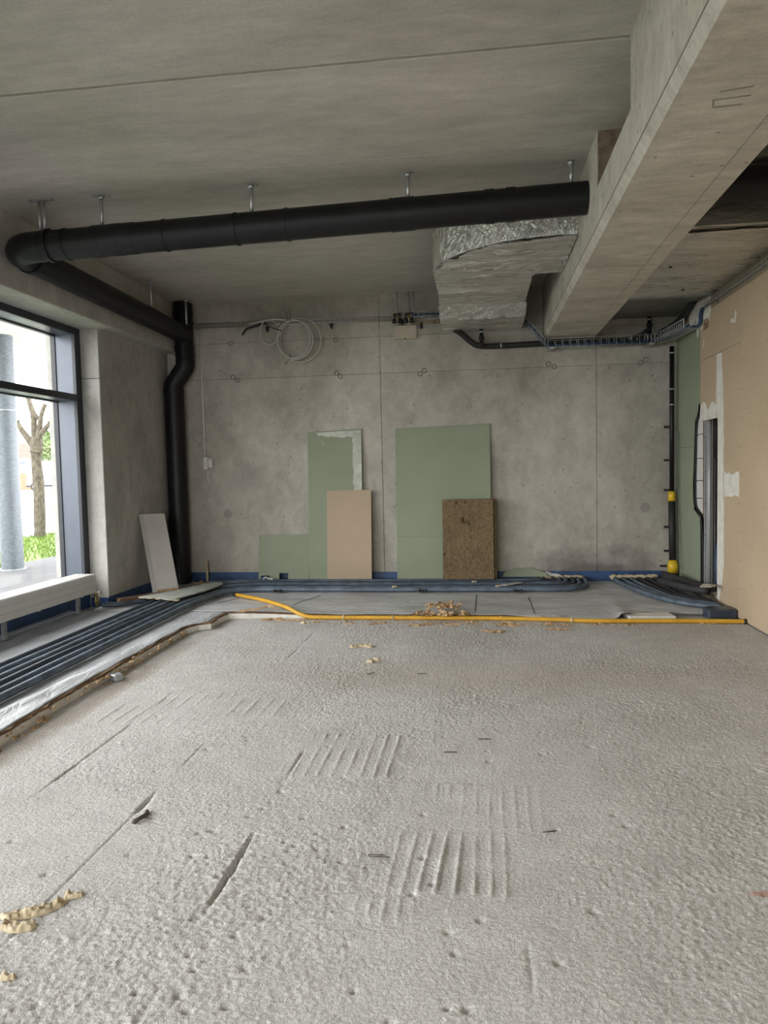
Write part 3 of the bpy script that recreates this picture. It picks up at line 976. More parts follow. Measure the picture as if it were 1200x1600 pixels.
def back_sheet(u, v):
    x = -4.10 + (2.40 + 4.10) * u
    y0 = 7.15 if x < -2.6 else lerp_edge(BACKE, x, 0)
    y0 += 0.014 * nz(x, 0, 7, 71)
    y = y0 + (9.405 - y0) * v
    if x < -2.6: y = 7.15 + (9.405 - 7.15) * v
    z = base_h(x, y) + 0.008 * nz(x, y * 1.4, 3.0, 72) + 0.005 * nz(x, y, 9, 73)
    if v < 0.12 and x > 0.2:
        k = (0.12 - v) / 0.12
        z -= 0.022 * k * min(1, (x - 0.2) / 0.5) * (1 if x < 1.35 else 0.0)
    if x > 1.2:
        z += 0.03 * math.exp(-((x - 1.40) / 0.09) ** 2) * (1 - v) ** 4 + 0.010 * math.exp(-((x - 2.0) / 0.3) ** 2) * (1 - v) ** 10
    lo = base_h(x, y) - 0.0075 if y > (7.1 if x < -2.5 else lerp_edge(EDGE[11:], x, 0)) - 0.006 else 0.006
    return (x, y, max(z, lo))


s2 = MB().sheet(back_sheet, 200, 64).build('foil_sheet', M['floorfoil'], None, True, solid=0.002)
tag(s2, 'grey foil sheet covering the floor strip before the back wall', 'foil sheet')
for (x, y0, y1, sl) in ((-1.86, 7.6, 8.33, 0.25), (-2.75, 7.45, 8.3, 0.3), (-0.03, 7.35, 8.32, 0.02), (0.55, 7.3, 8.2, 0.0)):
    mb = MB()
    mb.sheet(lambda u, v: (x - sl * (1 - v) * 0.6 + 0.007 * (u - 0.5), y0 + (y1 - y0) * v,
                           back_sheet((x - sl * (1 - v) * 0.6 + 4.10) / 6.5, (y0 + (y1 - y0) * v - 7.22) / (9.405 - 7.22))[2] + 0.0035), 1, 14)
    mb.build('sheet_seam', M['blackish'], s2, solid=0.002)

# ------------------------------------------------------------------ conduit bundles on the floor
RC = 0.029
ZC = SZ + 0.008 + RC        # tube axis beside the window
ZK = ZC - 0.040             # and along the back wall


def corrugated(path, r=RC, step=0.011, n=9):
    pts = resample(path, step)
    rs_ = [r if (k // 1) % 2 == 0 else r * 0.90 for k in range(len(pts))]
    return MB().tube(pts, rs_, n)


def drop(path):
    """lay a path on the falling foil"""
    return [Vector((p[0], p[1], base_h(p[0], p[1]) + 0.008 + RC)) for p in path]


def wob(path, seed, amp=0.008):
    out = []
    for p in path:
        p = Vector(p)
        out.append(p + Vector((amp * 2 * nz(p.x, p.y, 1.6, seed), amp * 2 * nz(p.y, p.x, 1.6, seed + 1), 0.0)))
    return out


def relax(path, step=0.06, it=10):
    p = resample(path, step)
    for _ in range(it):
        p = [p[0]] + [(p[k - 1] + p[k] * 2 + p[k + 1]) * 0.25 for k in range(1, len(p) - 1)] + [p[-1]]
    return p


names = ['nearest the window', 'second from the window', 'third from the window', 'fourth from the window', 'fifth from the window', 'nearest the bare floor']
for i in range(6):
    x = -3.52 + 0.098 * i
    y = 9.02 - 0.098 * i
    R_ = 0.32 + 0.098 * (5 - i)
    z = ZC
    path = [(x + 0.10, -1.0, z), (x + 0.06, 1.5, z), (x + 0.03, 3.5, z), (x, 5.0, z), (x - 0.02, 6.4, z)]
    c = (x - 0.02 + R_, y - R_)
    path += [(c[0] + R_ * math.cos(a), c[1] + R_ * math.sin(a), z) for a in [PI - (PI / 2) * k / 8 for k in range(9)]]
    xe = 0.86 + 0.075 * (i + 1)
    r2 = 0.16 + 0.04 * i
    path += [(-1.5, y - 0.01, z), (-0.3, y, z), (xe - r2 - 0.15, y, z)]
    ce2 = (xe - r2, y + r2)
    path += [(ce2[0] + r2 * math.cos(a), min(ce2[1] + r2 * math.sin(a), 9.36), z) for a in [-PI / 2 + (PI / 2) * k / 5 for k in range(1, 6)]]
    path += [(xe, 9.36, z)] if ce2[1] < 9.3 else []
    o = corrugated(drop(wob(relax(path), 80 + i * 2))).build('conduit_tube', M['tube'] if i % 3 else M['tubedark'], None, True)
    tag(o, 'dark blue floor conduit, %s in the long six-tube bundle' % names[i], 'conduit', 'conduits running along the window and back wall')
for i in range(2):
    y = 9.115 + 0.072 * i
    z = ZC
    path = [(-4.02, 7.26 + 0.07 * i, z), (-3.88, 7.30 + 0.07 * i, z), (-3.76, 7.38 + 0.07 * i, z), (-3.645 - 0.02 * i, 7.52 + 0.07 * i, z), (-3.62 - 0.07 * i, 7.72, z)]
    o = corrugated(drop(spline(path, 8)), 0.024).build('conduit_tube', M['tubedark'], None, True)
    tag(o, ['short dark conduit from the radiator valve to the broken board, right one', 'short dark conduit from the radiator valve to the broken board, left one'][i], 'conduit', 'conduits from the radiator valve')
    path = [(-3.44 - 0.08 * i, 8.98 + 0.07 * i, z), (-3.3, 9.07 + 0.07 * i, z), (-3.05, y, z), (-2.2, y, z), (-0.5, y, z), (0.60, y, z), (0.74 - 0.06 * i, y + 0.06, z), (0.82 - 0.07 * i, 9.36, z)]
    o = corrugated(drop(relax(path, it=3))).build('conduit_tube', M['tube'], None, True)
    tag(o, ['blue grey conduit running just before the leaning boards, second from back wall', 'blue grey conduit under the leaning boards, closest of all to back wall'][i], 'conduit', 'conduits running along the window and back wall')

# short bundle in the right corner
for i in range(6):
    xs_ = 1.70 + 0.095 * i
    z = ZK - 0.003
    path = [(xs_, 9.37, z), (xs_ - 0.01 + 0.01 * i, 9.15, z), (xs_ + 0.03, 8.8 , z), (xs_ + 0.12 - 0.012 * i, 8.35, z), (1.93 + 0.055 * i, 7.95 + 0.045 * i, z), (2.10 + 0.042 * i, 7.64 + 0.056 * i, z), (2.38, 7.47 + 0.067 * i, z)]
    o = corrugated(relax(path, it=6), 0.026).build('conduit_tube', M['tube'] if i < 3 else M['insul'], None, True)
    tag(o, ['blue grey conduit in the right corner, leftmost of its fan', 'blue grey conduit in the right corner, second from left of the fan', 'blue grey conduit in the right corner, third from left of the fan',
            'dark conduit in the right corner, fourth from left of the fan', 'dark conduit in the right corner, fifth from left of the fan', 'dark conduit in the right corner, rightmost of its fan'][i], 'conduit', 'conduits fanning out in the right corner')

# foam bead where the conduits enter the wall
def lumpy(name, x0, x1, y, z, r, m, seed, dy=0.0):
    rr = random.Random(seed)
    n = max(4, int((x1 - x0) / 0.03))
    pts = [(x0 + (x1 - x0) * k / n, y + dy * k / n + rr.uniform(-0.01, 0.01), z + rr.uniform(-0.008, 0.008)) for k in range(n + 1)]
    rad = [r * rr.uniform(0.6, 1.2) * (0.4 if k in (0, n) else 1) for k in range(n + 1)]
    return MB().tube(pts, rad, 7).build(name, m, None, True)


tag(lumpy('foam_bead', 0.78, 1.34, 9.375, 0.095, 0.026, M['foam'], 1), 'cream mortar bead where the long conduit bundle enters back wall', 'mortar')
tag(lumpy('foam_bead', 1.64, 2.24, 9.375, 0.095, 0.030, M['foam'], 2), 'cream mortar bead above the fan of corner conduits', 'mortar')

# thick insulated pipes in the corner
def corner_pipe(path, r, label, m='insul'):
    o = MB().tube(spline(path, 8), r, 14).build('insulated_pipe', M[m], None, True)
    tag(o, label, 'pipe', 'black insulated pipes in the right corner')
    return o


corner_pipe([(2.24, 9.10, 0.155), (2.28, 8.75, 0.155), (2.35, 8.35, 0.155), (2.41, 8.02, 0.155)], 0.052, 'thick black insulated pipe lying before the opening in plasterboard')
corner_pipe([(2.06, 8.60, 0.16), (2.12, 8.30, 0.17), (2.22, 8.0, 0.175), (2.36, 7.84, 0.175)], 0.038, 'thinner black insulated pipe crossing over the corner conduits')
o = MB().prism([(2.19, 7.24), (2.455, 7.24), (2.455, 7.44), (2.24, 7.44), (2.17, 7.36)], 'z', 0.004, 0.095).build('membrane_block', M['tubedark'], bevel=0.015, seg=2)
tag(o, 'dark blue membrane covered block at the foot of right wall', 'block')
o = MB().obox((1.43, 7.13, 0.001), (0.44, 0.03, 0), (-0.02, 0.20, 0), (0, 0, 0.045)).build('polystyrene_offcut', M['eps'], bevel=0.006)
tag(o, 'white polystyrene offcut under the foil beside the yellow conduit', 'offcut')

# yellow conduit
path = [(-2.85, 8.20, 0.070), (-2.70, 8.05, 0.076), (-2.45, 7.80, 0.090), (-2.20, 7.52, 0.098), (-1.98, 7.28, 0.092), (-1.82, 7.165, 0.050), (-1.70, 7.14, 0.026), (-1.45, 7.13, 0.024), (-0.8, 7.13, 0.024), (0.0, 7.13, 0.024), (0.7, 7.08, 0.024), (1.1, 7.02, 0.024), (1.4, 7.03, 0.024), (2.0, 7.04, 0.024), (2.44, 7.03, 0.024)]
yr = empty('yellow_conduit', (-0.3, 7.13, 0.0))
tag(yr, 'yellow flexible conduit lying along the edge of the foil', 'conduit')
MB().tube(resample(spline(path, 10), 0.02), 0.021, 10).build('tube', M['yellow'], yr, True)
MB().tube([(-2.89, 8.24, 0.070), (-2.84, 8.19, 0.070)], 0.027, 10).build('end_cap', M['blackmatte'], yr, True)
MB().tube([(2.440, 7.03, 0.024), (2.463, 7.03, 0.024)], 0.025, 10).build('end_cap', M['blackmatte'], yr, True)
for x in (-1.36, -0.86, 0.88, 0.21):
    MB().tube([(x - 0.008, 7.13 if x < 0.5 else 7.05, 0.024), (x + 0.008, 7.13 if x < 0.5 else 7.05, 0.024)], 0.026, 10).build('fixing_clip', M['foam'], yr, True)

# couplings on the conduits
for (x, y, lab) in ((-2.42, 8.50, 'small black coupling on the conduits below the low green board'), (-0.66, 8.50, 'small black coupling on the conduits below the tall green board'), (0.45, 8.50, 'small black coupling on the conduits below the wool slabs')):
    r_ = empty('coupling', (x, y, ZK))
    tag(r_, lab, 'coupling', 'couplings on the conduits')
    MB().tube([(x - 0.05, y - 0.045, ZK - 0.005), (x - 0.02, y - 0.045, ZK - 0.005)], 0.018, 8).build('nut', M['blackmatte'], r_, True)
    MB().tube([(x - 0.02, y - 0.045, ZK - 0.005), (x + 0.02, y - 0.045, ZK - 0.005)], 0.013, 8).build('sleeve', M['blackmatte'], r_, True)
    MB().tube([(x + 0.02, y - 0.045, ZK - 0.005), (x + 0.05, y - 0.045, ZK - 0.005)], 0.018, 8).build('nut', M['blackmatte'], r_, True)

# ------------------------------------------------------------------ boards leaning on the back wall
def leaning(name, x0, x1, zh, ybot, ytop, th, m, label, cat, notches=(), z0=0.052, top_dz=0.0, group=None, edge=None):
    """board with its face in x,z leaning back from ybot to ytop; notches = (xa, xb, h) cut from the bottom"""
    W = x1 - x0
    zlen = math.hypot(zh, ytop - ybot)
    ca, sa = zh / zlen, (ytop - ybot) / zlen
    poly = [(x0, 0.0)]
    for (xa, xb, h) in sorted(notches):
        poly += [(xa, 0.0), (xa, h), (xb, h), (xb, 0.0)]
    poly += [(x1, 0.0), (x1, zlen + top_dz), (x0, zlen)]
    mb = MB().prism(poly, 'y', 0.0, th)
    mb.v = [(x, ybot + t * ca + s * sa, z0 + s * ca - t * sa + th * sa) for (x, t, s) in mb.v]
    o = mb.build(name, M[m], bevel=0.0015)
    tag(o, label, cat, group)
    return o, (lambda x, s, t=0.0: (x, ybot + t * ca + s * sa, z0 + s * ca - t * sa + th * sa))


gA, fA = leaning('green_plasterboard', -2.215, -1.495, 1.97, 9.27, 9.395, 0.0125, 'green', 'tall narrow green plasterboard with white filler along its top corner', 'plasterboard', notches=((-1.975, -1.92, 0.11),), top_dz=0.03)
gB, fB = leaning('green_plasterboard', -1.048, 0.168, 1.985, 9.27, 9.395, 0.0125, 'green', 'wide green plasterboard leaning behind the wool slabs', 'plasterboard', top_dz=0.03)
gC, fC = leaning('green_plasterboard', -2.915, -2.222, 0.615, 9.285, 9.385, 0.0125, 'green', 'low green plasterboard with two square cutouts at its foot', 'plasterboard', notches=((-2.885, -2.765, 0.082), (-2.63, -2.51, 0.115)))
gD, fD = leaning('brown_plasterboard', -1.965, -1.375, 1.20, 9.213, 9.325, 0.0125, 'beige2', 'bare brown plasterboard leaning before the narrow green one', 'plasterboard')
# filler along the top and right edge of the narrow board
rs = random.Random(9)
poly = [(-2.10, 1.965)] + wig((-2.07, 1.925), (-1.60, 1.89), 12, 0.014) + wig((-1.615, 1.86), (-1.605, 0.95), 14, 0.010) + [(-1.498, 0.95), (-1.498, 1.985), (-1.70, 1.98)]
mb = MB().prism(poly, 'y', -0.0025, -0.0002)
mb.v = [fA(x, s, t) for (x, t, s) in mb.v]
mb.build('filler_smear', M['greenfill'], gA)
for (a, b) in (((-1.04, 0.585), (-0.47, 0.575)), ((-0.72, 0.585), (-0.72, 0.67)), ((-2.03, 1.84), (-1.99, 1.80))):
    mb = MB()
    d = (b[0] - a[0], b[1] - a[1]); L = math.hypot(*d); nx_, ny_ = -d[1] / L * 0.0018, d[0] / L * 0.0018
    mb.prism([(a[0] + nx_, a[1] + ny_), (a[0] - nx_, a[1] - ny_), (b[0] - nx_, b[1] - ny_), (b[0] + nx_, b[1] + ny_)], 'y', -0.0012, -0.0001)
    ff = fA if a[0] < -1.5 else fB
    mb.v = [ff(x, s, t) for (x, t, s) in mb.v]
    mb.build('pencil_line', M['pencil'] if ff is fB else M['filler'], gB if ff is fB else gA)
for f_, p_, spots in ((fC, gC, ((-2.30, 0.52), (-2.30, 0.31), (-2.30, 0.12), (-2.90, 0.57), (-2.90, 0.38))), (fB, gB, ((-1.035, 1.90), (-1.035, 1.70), (-1.035, 1.0), (-1.035, 0.25), (0.155, 1.70))), (fA, gA, ((-2.10, 1.0), (-2.205, 1.8)))):
    for (x, s) in spots:
        mb = MB().prism([(x + 0.007 * math.cos(k), s + 0.007 * math.sin(k)) for k in np.linspace(0, 2 * PI, 9)[:-1]], 'y', -0.0012, -0.0001)
        mb.v = [f_(a, c, b) for (a, b, c) in mb.v]
        mb.build('screw_hole', M['pencil'], p_)
# white plastic scrap in the first cutout
o = MB().tube(spline([(-2.86, 9.25, 0.075), (-2.82, 9.25, 0.11), (-2.79, 9.23, 0.12), (-2.74, 9.15, 0.118), (-2.66, 9.10, 0.118)], 6), 0.012, 7).build('plastic_scrap', M['whiteplast'], None, True)
tag(o, 'crumpled white plastic scrap at the cutout of the low green board', 'scrap')

# mineral wool slabs
def wool(x0, x1, zh, ybot, ytop, th, seed, label):
    zlen = math.hypot(zh, ytop - ybot); ca, sa = zh / zlen, (ytop - ybot) / zlen
    mb = MB()
    z0 = 0.107
    nu, nv, nt_ = 60, 96, 3
    rr = random.Random(seed)

    def P(x, s, t):
        e = 0.010 * nz(x * 1.0 + seed, s, 26, 90 + seed) + 0.004 * nz(x, s * 1.0, 70, 91 + seed)
        # gouges
        for (gx, gs, ga, gb, dp) in (((x0 + x1) / 2 - 0.02, zlen * 0.72, 0.045, 0.014, 0.035), ((x0 + x1) / 2 - 0.05, zlen * 0.745, 0.016, 0.03, 0.035), ((x0 + x1) / 2 + 0.03, zlen * 0.70, 0.02, 0.016, 0.035),
                                     ((x0 + 0.19), zlen * 0.962, 0.018, 0.012, 0.03), ((x0 + 0.30), zlen * 0.965, 0.022, 0.010, 0.03), (x0 + 0.03, zlen * 0.31, 0.012, 0.02, 0.025)):
            if seed == 1 and t == 0: e += dp * math.exp(-((x - gx) / ga) ** 2 - ((s - gs) / gb) ** 2)
        tt = t * th + (e if t == 0 else 0)
        xe = x + (0.007 * nz(s, t * 3, 30, 95 + seed) if x in (x0, x1) else 0)
        se = s + (0.008 * nz(x, t * 3, 30, 97 + seed) if s >= zlen - 1e-6 else 0)
        return (xe, ybot + tt * ca + se * sa, z0 + se * ca - tt * sa + th * sa)
    for (fn, a, b) in ((lambda u, v: P(x0 + (x1 - x0) * u, zlen * v, 0), nu, nv), (lambda u, v: P(x1 - (x1 - x0) * u, zlen * v, 1), nu, nv),
                       (lambda u, v: P(x1, zlen * v, u), nt_, nv), (lambda u, v: P(x0, zlen * v, 1 - u), nt_, nv),
                       (lambda u, v: P(x0 + (x1 - x0) * u, zlen, v), nu, nt_), (lambda u, v: P(x0 + (x1 - x0) * u, 0, 1 - v), nu, nt_)):
        mb.sheet(fn, a, b)
    o = mb.build('mineral_wool_slab', M['wool'], None, False)
    tag(o, label, 'wool slab', 'stacked wool slabs')
    return o


wool(-0.445, 0.190, 1.00, 9.075, 9.185, 0.052, 1, 'brown mineral wool slab with gouges, front of the leaning pair')
wool(-0.425, 0.228, 1.00, 9.137, 9.245, 0.052, 2, 'brown mineral wool slab, rear of the leaning pair, just showing at right')

# torn green scraps beside the slabs
for (pts, y, lab, m) in (([(0.30, 0.0), (0.88, 0.0), (0.84, 0.06), (0.74, 0.10), (0.66, 0.13), (0.58, 0.125), (0.48, 0.13), (0.40, 0.09), (0.33, 0.07)], 9.30, 'torn piece of green plasterboard lying against back wall', 'green'),
                         ([(0.80, 0.0), (1.05, 0.0), (1.0, 0.035), (0.93, 0.04), (0.86, 0.075), (0.83, 0.05)], 9.345, 'small grey torn board scrap against back wall by the conduit ends', 'greyboard')):
    mb = MB().prism(pts, 'y', 0.0, 0.0125)
    mb.v = [(x, y + s * 0.55 + t, SZ + 0.030 + s * 0.8) for (x, t, s) in mb.v]
    o = mb.build('board_scrap', M[m])
    tag(o, lab, 'scrap')
o = MB().obox((0.24, 8.60, 0.110), (0.20, 0.20, 0.0), (0.08, -0.03, 0.0), (0, 0, 0.010)).build('board_scrap', M['greyboard'], bevel=0.002)
tag(o, 'pale grey board strip lying across the conduits beside the wool slabs', 'scrap')
for (x, y, lab) in ((-0.08, 8.83, 'cream foam lump on the conduits in front of wool slabs'), (-1.02, 8.46, 'cream foam lump on the conduits right of the brown leaning board'), (0.2, 8.50, 'cream foam lump on the conduits right of wool slabs')):
    o = MB().obox((x, y, ZK + RC), (0.055, 0.02, 0), (-0.012, 0.035, 0), (0.004, 0, 0.022)).build('foam_lump', M['foam'], bevel=0.008, seg=2)
    tag(o, lab, 'foam')

# ------------------------------------------------------------------ left corner: batten, plank, leaning slab, stub pipe
o = MB().obox((-4.03, 7.66, SZ - 0.006), (0.45, 0.82, -0.022), (-0.055, 0.027, 0), (0, 0, 0.045)).build('wooden_batten', M['batten'], bevel=0.004)
tag(o, 'brown wooden batten on the floor under the leaning grey slab', 'batten')
pk = empty('board_plank', (-3.4, 8.0, 0.15))
tag(pk, 'dusty broken board laid over the conduits in the left corner', 'board')
rs = random.Random(4)
pkz = ZC + RC + 0.012
poly = wig((-3.72, 7.54), (-3.22, 7.34), 8, 0.03) + [(-3.17, 8.0), (-3.16, 8.60), (-3.22, 8.74), (-3.36, 8.76), (-3.50, 8.2)]
mb = MB().prism(poly, 'z', pkz, pkz + 0.013)
mb.v = [(x, y, z - 0.038 * min(1, max(0, (y - 7.4) / 1.0))) for (x, y, z) in mb.v]
mb.build('core', M['plank'], pk)
for k in range(9):
    x = -3.72 + 0.46 * k / 8
    y = 7.52 - 0.17 * k / 8
    MB().obox((x, y - rs.uniform(0.0, 0.05), pkz - 0.004), (rs.uniform(0.04, 0.09), rs.uniform(-0.02, 0.02), 0), (0, 0.06, 0), (0, 0, 0.006)).build('torn_paper', M['chip'] if k % 2 else M['foam'], pk)
sl = empty('grey_slab', (-3.72, 8.2, 0.13))
tag(sl, 'pale grey fibre cement slab leaning against the concrete pier', 'slab')
a, b, c = Vector((-3.83, 8.09, 0.110)), Vector((-3.61, 8.32, 0.106)), Vector((-4.105, 8.37, 1.03))
nrm = (b - a).cross(c - a).normalized()
if nrm.x > 0: nrm = -nrm
MB().obox(a, b - a, c - a, nrm * 0.022).build('face_panel', M['greyboard'], sl, bevel=0.003)
e1 = a + (b - a) * 0.0
MB().obox(a - nrm * 0.003, (b - a) * 0.14, (c - a) * 0.985, nrm * 0.003).build('rebate_strip', plain('slab_rebate', (0.44, 0.43, 0.41), 0.8), sl)
MB().obox(a - nrm * 0.002, (b - a) * 0.99, (c - a) * 0.03, nrm * 0.002).build('dirty_foot', M['chip'], sl)
st = MB().tube(spline([(-3.64, 9.33, 0.045), (-3.645, 9.34, 0.2), (-3.65, 9.345, 0.335)], 5), 0.016, 9).build('stub_pipe', M['foam'], None, True)
tag(st, 'short beige pipe stub rising beside the downpipe in the corner', 'pipe')
mb = MB()
rr = random.Random(21)
for k in range(9):
    x0, y0 = -3.55 + rr.uniform(-0.12, 0.2), 8.98 + rr.uniform(-0.12, 0.12)
    an = rr.uniform(0, PI)
    L = rr.uniform(0.06, 0.13)
    mb.tube(spline([(x0 - L * math.cos(an), y0 - L * 0.6 * math.sin(an), 0.055), (x0, y0, 0.075 + rr.uniform(0.01, 0.03)), (x0 + L * math.cos(an), y0 + L * 0.6 * math.sin(an), 0.055)], 4), 0.006, 5)
o = mb.build('frayed_rope', M['chip'], None, True)
tag(o, 'tangle of frayed beige fibre in the left corner by the pipe stub', 'fibre', kind='stuff')

# ------------------------------------------------------------------ radiator under the window
ra = empty('radiator', (-4.17, 6.0, SZ))
tag(ra, 'long low white radiator under the window', 'radiator')
RX0, RX1, RZ0, RZ1, RY0, RY1 = -4.29, -4.052, 0.268, 0.468, 4.9, 7.20
MB().box(RX0, RX1, RY0, RY1, RZ0, RZ1 - 0.006).build('body', M['radiator'], ra, bevel=0.004)
for k in range(2):
    z = RZ0 + (RZ1 - RZ0) * (k + 1) / 3
    MB().box(RX1 - 0.001, RX1 + 0.0008, RY0, RY1 - 0.005, z - 0.0015, z + 0.0015).build('panel_groove', M['galvdull'], ra)
for k in range(4):
    x = RX0 + 0.012 + k * 0.057
    MB().box(x, x + 0.045, RY0, RY1, RZ1 - 0.006, RZ1).build('grille_slat', M['radiator'], ra, bevel=0.002)
for y in (5.80, 6.99):
    lg = MB().box(-4.155, -4.125, y - 0.02, y + 0.02, SZ + 0.006, RZ0).build('leg', M['galvdull'], ra)
    MB().box(-4.18, -4.10, y - 0.035, y + 0.035, SZ + 0.008, SZ + 0.013).build('foot_plate', M['galv'], lg)
for y in (6.25, 7.0):
    MB().box(-4.11, -4.09, y - 0.015, y + 0.015, RZ0 - 0.018, RZ0).build('bracket', M['radiator'], ra)
va = MB().tube([(-4.06, 7.225, 0.245), (-4.06, 7.29, 0.245)], 0.026, 12).build('valve_head', M['whiteplast'], ra, True)
MB().tube([(-4.06, 7.19, 0.245), (-4.06, 7.225, 0.245)], 0.018, 10).build('valve_nut', M['brass'], va, True)
for dy in (0.0, 0.05):
    MB().tube([(-4.06, 7.20 + dy, 0.26), (-4.06, 7.20 + dy, 0.19), (-4.05, 7.20 + dy, 0.115)], 0.011, 8).build('supply_pipe', M['brass'], ra, True)
    MB().tube([(-4.06, 7.20 + dy, 0.16), (-4.06, 7.20 + dy, 0.185)], 0.019, 8).build('pipe_nut', M['brass'], ra, True)

# ------------------------------------------------------------------ big black drain pipe
dp = empty('drain_pipe', (-1.0, 5.66, 3.4))
tag(dp, 'large black drain pipe crossing the room and dropping in the left corner', 'pipe')
PY = 5.66


def pz(x): return 3.398 + (x + 3.6) * (3.489 - 3.398) / (0.77 + 3.6)


PR = 0.119
MB().tube([(XR - 0.004, PY, pz(XR)), (-3.5, PY, pz(-3.5))], PR, 32).build('pipe_run', M['black'], dp, True, autos=0.7)
for x in (-0.62, 0.12, 0.28, -1.86, -2.86, -3.02, -3.30, -2.45, -1.45):
    w_ = 0.035 if x in (-2.86, -3.02, 0.12, 0.28) else 0.010
    MB().tube([(x - w_, PY, pz(x - w_)), (x + w_, PY, pz(x + w_))], PR + 0.006, 32).build('coupling_band', M['black'], dp, True, autos=0.7)
MB().tube([(-2.99, PY, pz(-2.99)), (-2.70, PY, pz(-2.7))], PR + 0.004, 32).build('coupling_sleeve', M['black'], dp, True, autos=0.7)
MB().tube([(-0.45, PY, pz(-0.45)), (-0.60, PY, pz(-0.60))], PR + 0.005, 32).build('coupling_sleeve', M['black'], dp, True, autos=0.7)
ea = [(-3.5, PY, pz(-3.5))] + [(-3.60 - 0.20 * math.sin(a), PY + 0.20 - 0.20 * math.cos(a), 3.396) for a in np.linspace(0, PI / 2, 9)] + [(-3.80, PY + 0.30, 3.394)]
MB().tube(ea, PR + 0.003, 32).build('elbow', M['black'], dp, True, autos=0.7)
MB().tube([(-3.43, PY, pz(-3.43)), (-3.46, PY, pz(-3.46))], PR + 0.013, 32).build('elbow_collar', M['black'], dp, True, autos=0.7)
MB().tube([(-3.80, PY + 0.24, 3.394), (-3.80, PY + 0.29, 3.393)], PR + 0.012, 32).build('elbow_collar', M['black'], dp, True, autos=0.7)
MB().tube([(-3.80, PY + 0.28, 3.394), (-3.81, 9.27, 3.345)], PR, 32).build('pipe_run', M['black'], dp, True, autos=0.7)
MB().tube([(-3.82, 9.275, H - 0.02), (-3.82, 9.275, 2.98)], 0.118, 32).build('stack_pipe', M['black'], dp, True, autos=0.7)
MB().tube(spline([(-3.82, 9.275, 3.02), (-3.825, 9.275, 2.93), (-3.90, 9.275, 2.82), (-3.985, 9.275, 2.70), (-3.99, 9.275, 2.62)], 5), 0.122, 32).build('offset_bend', M['black'], dp, True, autos=0.7)
MB().tube([(-3.99, 9.275, 2.68), (-3.985, 9.275, 0.045)], 0.128, 32).build('stack_pipe', M['black'], dp, True, autos=0.7)
for z in (3.62, 3.50, 3.18, 3.08):
    MB().tube([(-3.82, 9.275, z - 0.012), (-3.82, 9.275, z + 0.012)], 0.127, 32).build('coupling_band', M['black'], dp, True, autos=0.7)
for z in (2.60,):
    MB().tube([(-3.99, 9.275, z - 0.03), (-3.99, 9.275, z + 0.03)], 0.134, 32).build('coupling_band', M['black'], dp, True, autos=0.7)


def hanger(x, y, zb, label, plate=0.075, two=False):
    h = empty('pipe_hanger', (x, y, H))
    tag(h, label, 'hanger', 'steel hangers of the drain pipe')
    MB().box(x - plate, x + plate, y - 0.02, y + 0.02, H - 0.008, H - 0.001).build('ceiling_plate', M['galvdull'], h, bevel=0.002)
    if two:
        for d in (-0.02, 0.02):
            MB().tube([(x + d, y, H - 0.008), (x + d, y, zb)], 0.011, 8).build('rod', M['galv'], h, True)
    else:
        MB().tube([(x, y, H - 0.008), (x, y, zb)], 0.015, 10).build('rod', M['galv'], h, True)
        MB().tube([(x, y, H - 0.030), (x, y, H - 0.008)], 0.024, 8).build('nut', M['galv'], h, True)
    for d in (-1, 1):
        MB().tube([(x + d * plate * 0.7, y, H - 0.014), (x + d * plate * 0.7, y, H - 0.006)], 0.011, 6).build('bolt', M['galv'], h)


hanger(-3.51, PY, pz(-3.51) + PR - 0.01, 'twin rod steel hanger of the drain pipe nearest the left elbow', 0.10, True)
hanger(-2.99, PY, pz(-2.99) + PR - 0.01, 'steel rod hanger of the drain pipe, second from the left elbow')
hanger(-1.735, PY, pz(-1.735) + PR - 0.01, 'steel rod hanger of the drain pipe, third from the left elbow', 0.05)
hanger(-0.495, PY, pz(-0.495) + PR - 0.01, 'steel rod hanger of the drain pipe, left of the foil duct', 0.045)
hanger(0.725, PY, pz(0.725) + PR - 0.01, 'steel rod hanger of the drain pipe close to the beam', 0.035)
hanger(-3.745, 8.15, 3.47, 'steel rod hanger above the drain pipe branch by the lintel', 0.05)
hanger(-3.72, 9.12, 3.45, 'pale rod hanger in front of the black stack in the corner', 0.05)

# ------------------------------------------------------------------ foil wrapped ventilation duct, left of the beam
du = empty('ventilation_duct', (0.1, 7.6, 3.4))
tag(du, 'foil wrapped ventilation duct elbow hanging beside the beam', 'duct')
front = [(0.85, 6.12), (0.62, 6.12), (0.40, 6.15), (0.20, 6.22), (0.04, 6.32), (-0.12, 6.47), (-0.24, 6.62), (-0.30, 6.72)]
plan = front + [(-0.39, 7.02), (-0.395, 8.42), (0.56, 8.42), (0.56, 7.36), (0.60, 7.30), (0.85, 7.22)]
EB, ET = 3.385, 3.73
# bottom as a fine sheet so the foil sags in folds
MB().prism(plan, 'z', EB + 0.004, ET).build('elbow', M['foil'], du)


def inside(px, py, poly):
    c = False
    n = len(poly)
    for i in range(n):
        x1_, y1_ = poly[i]; x2_, y2_ = poly[(i + 1) % n]
        if (y1_ > py) != (y2_ > py) and px < (x2_ - x1_) * (py - y1_) / (y2_ - y1_) + x1_:
            c = not c
    return c


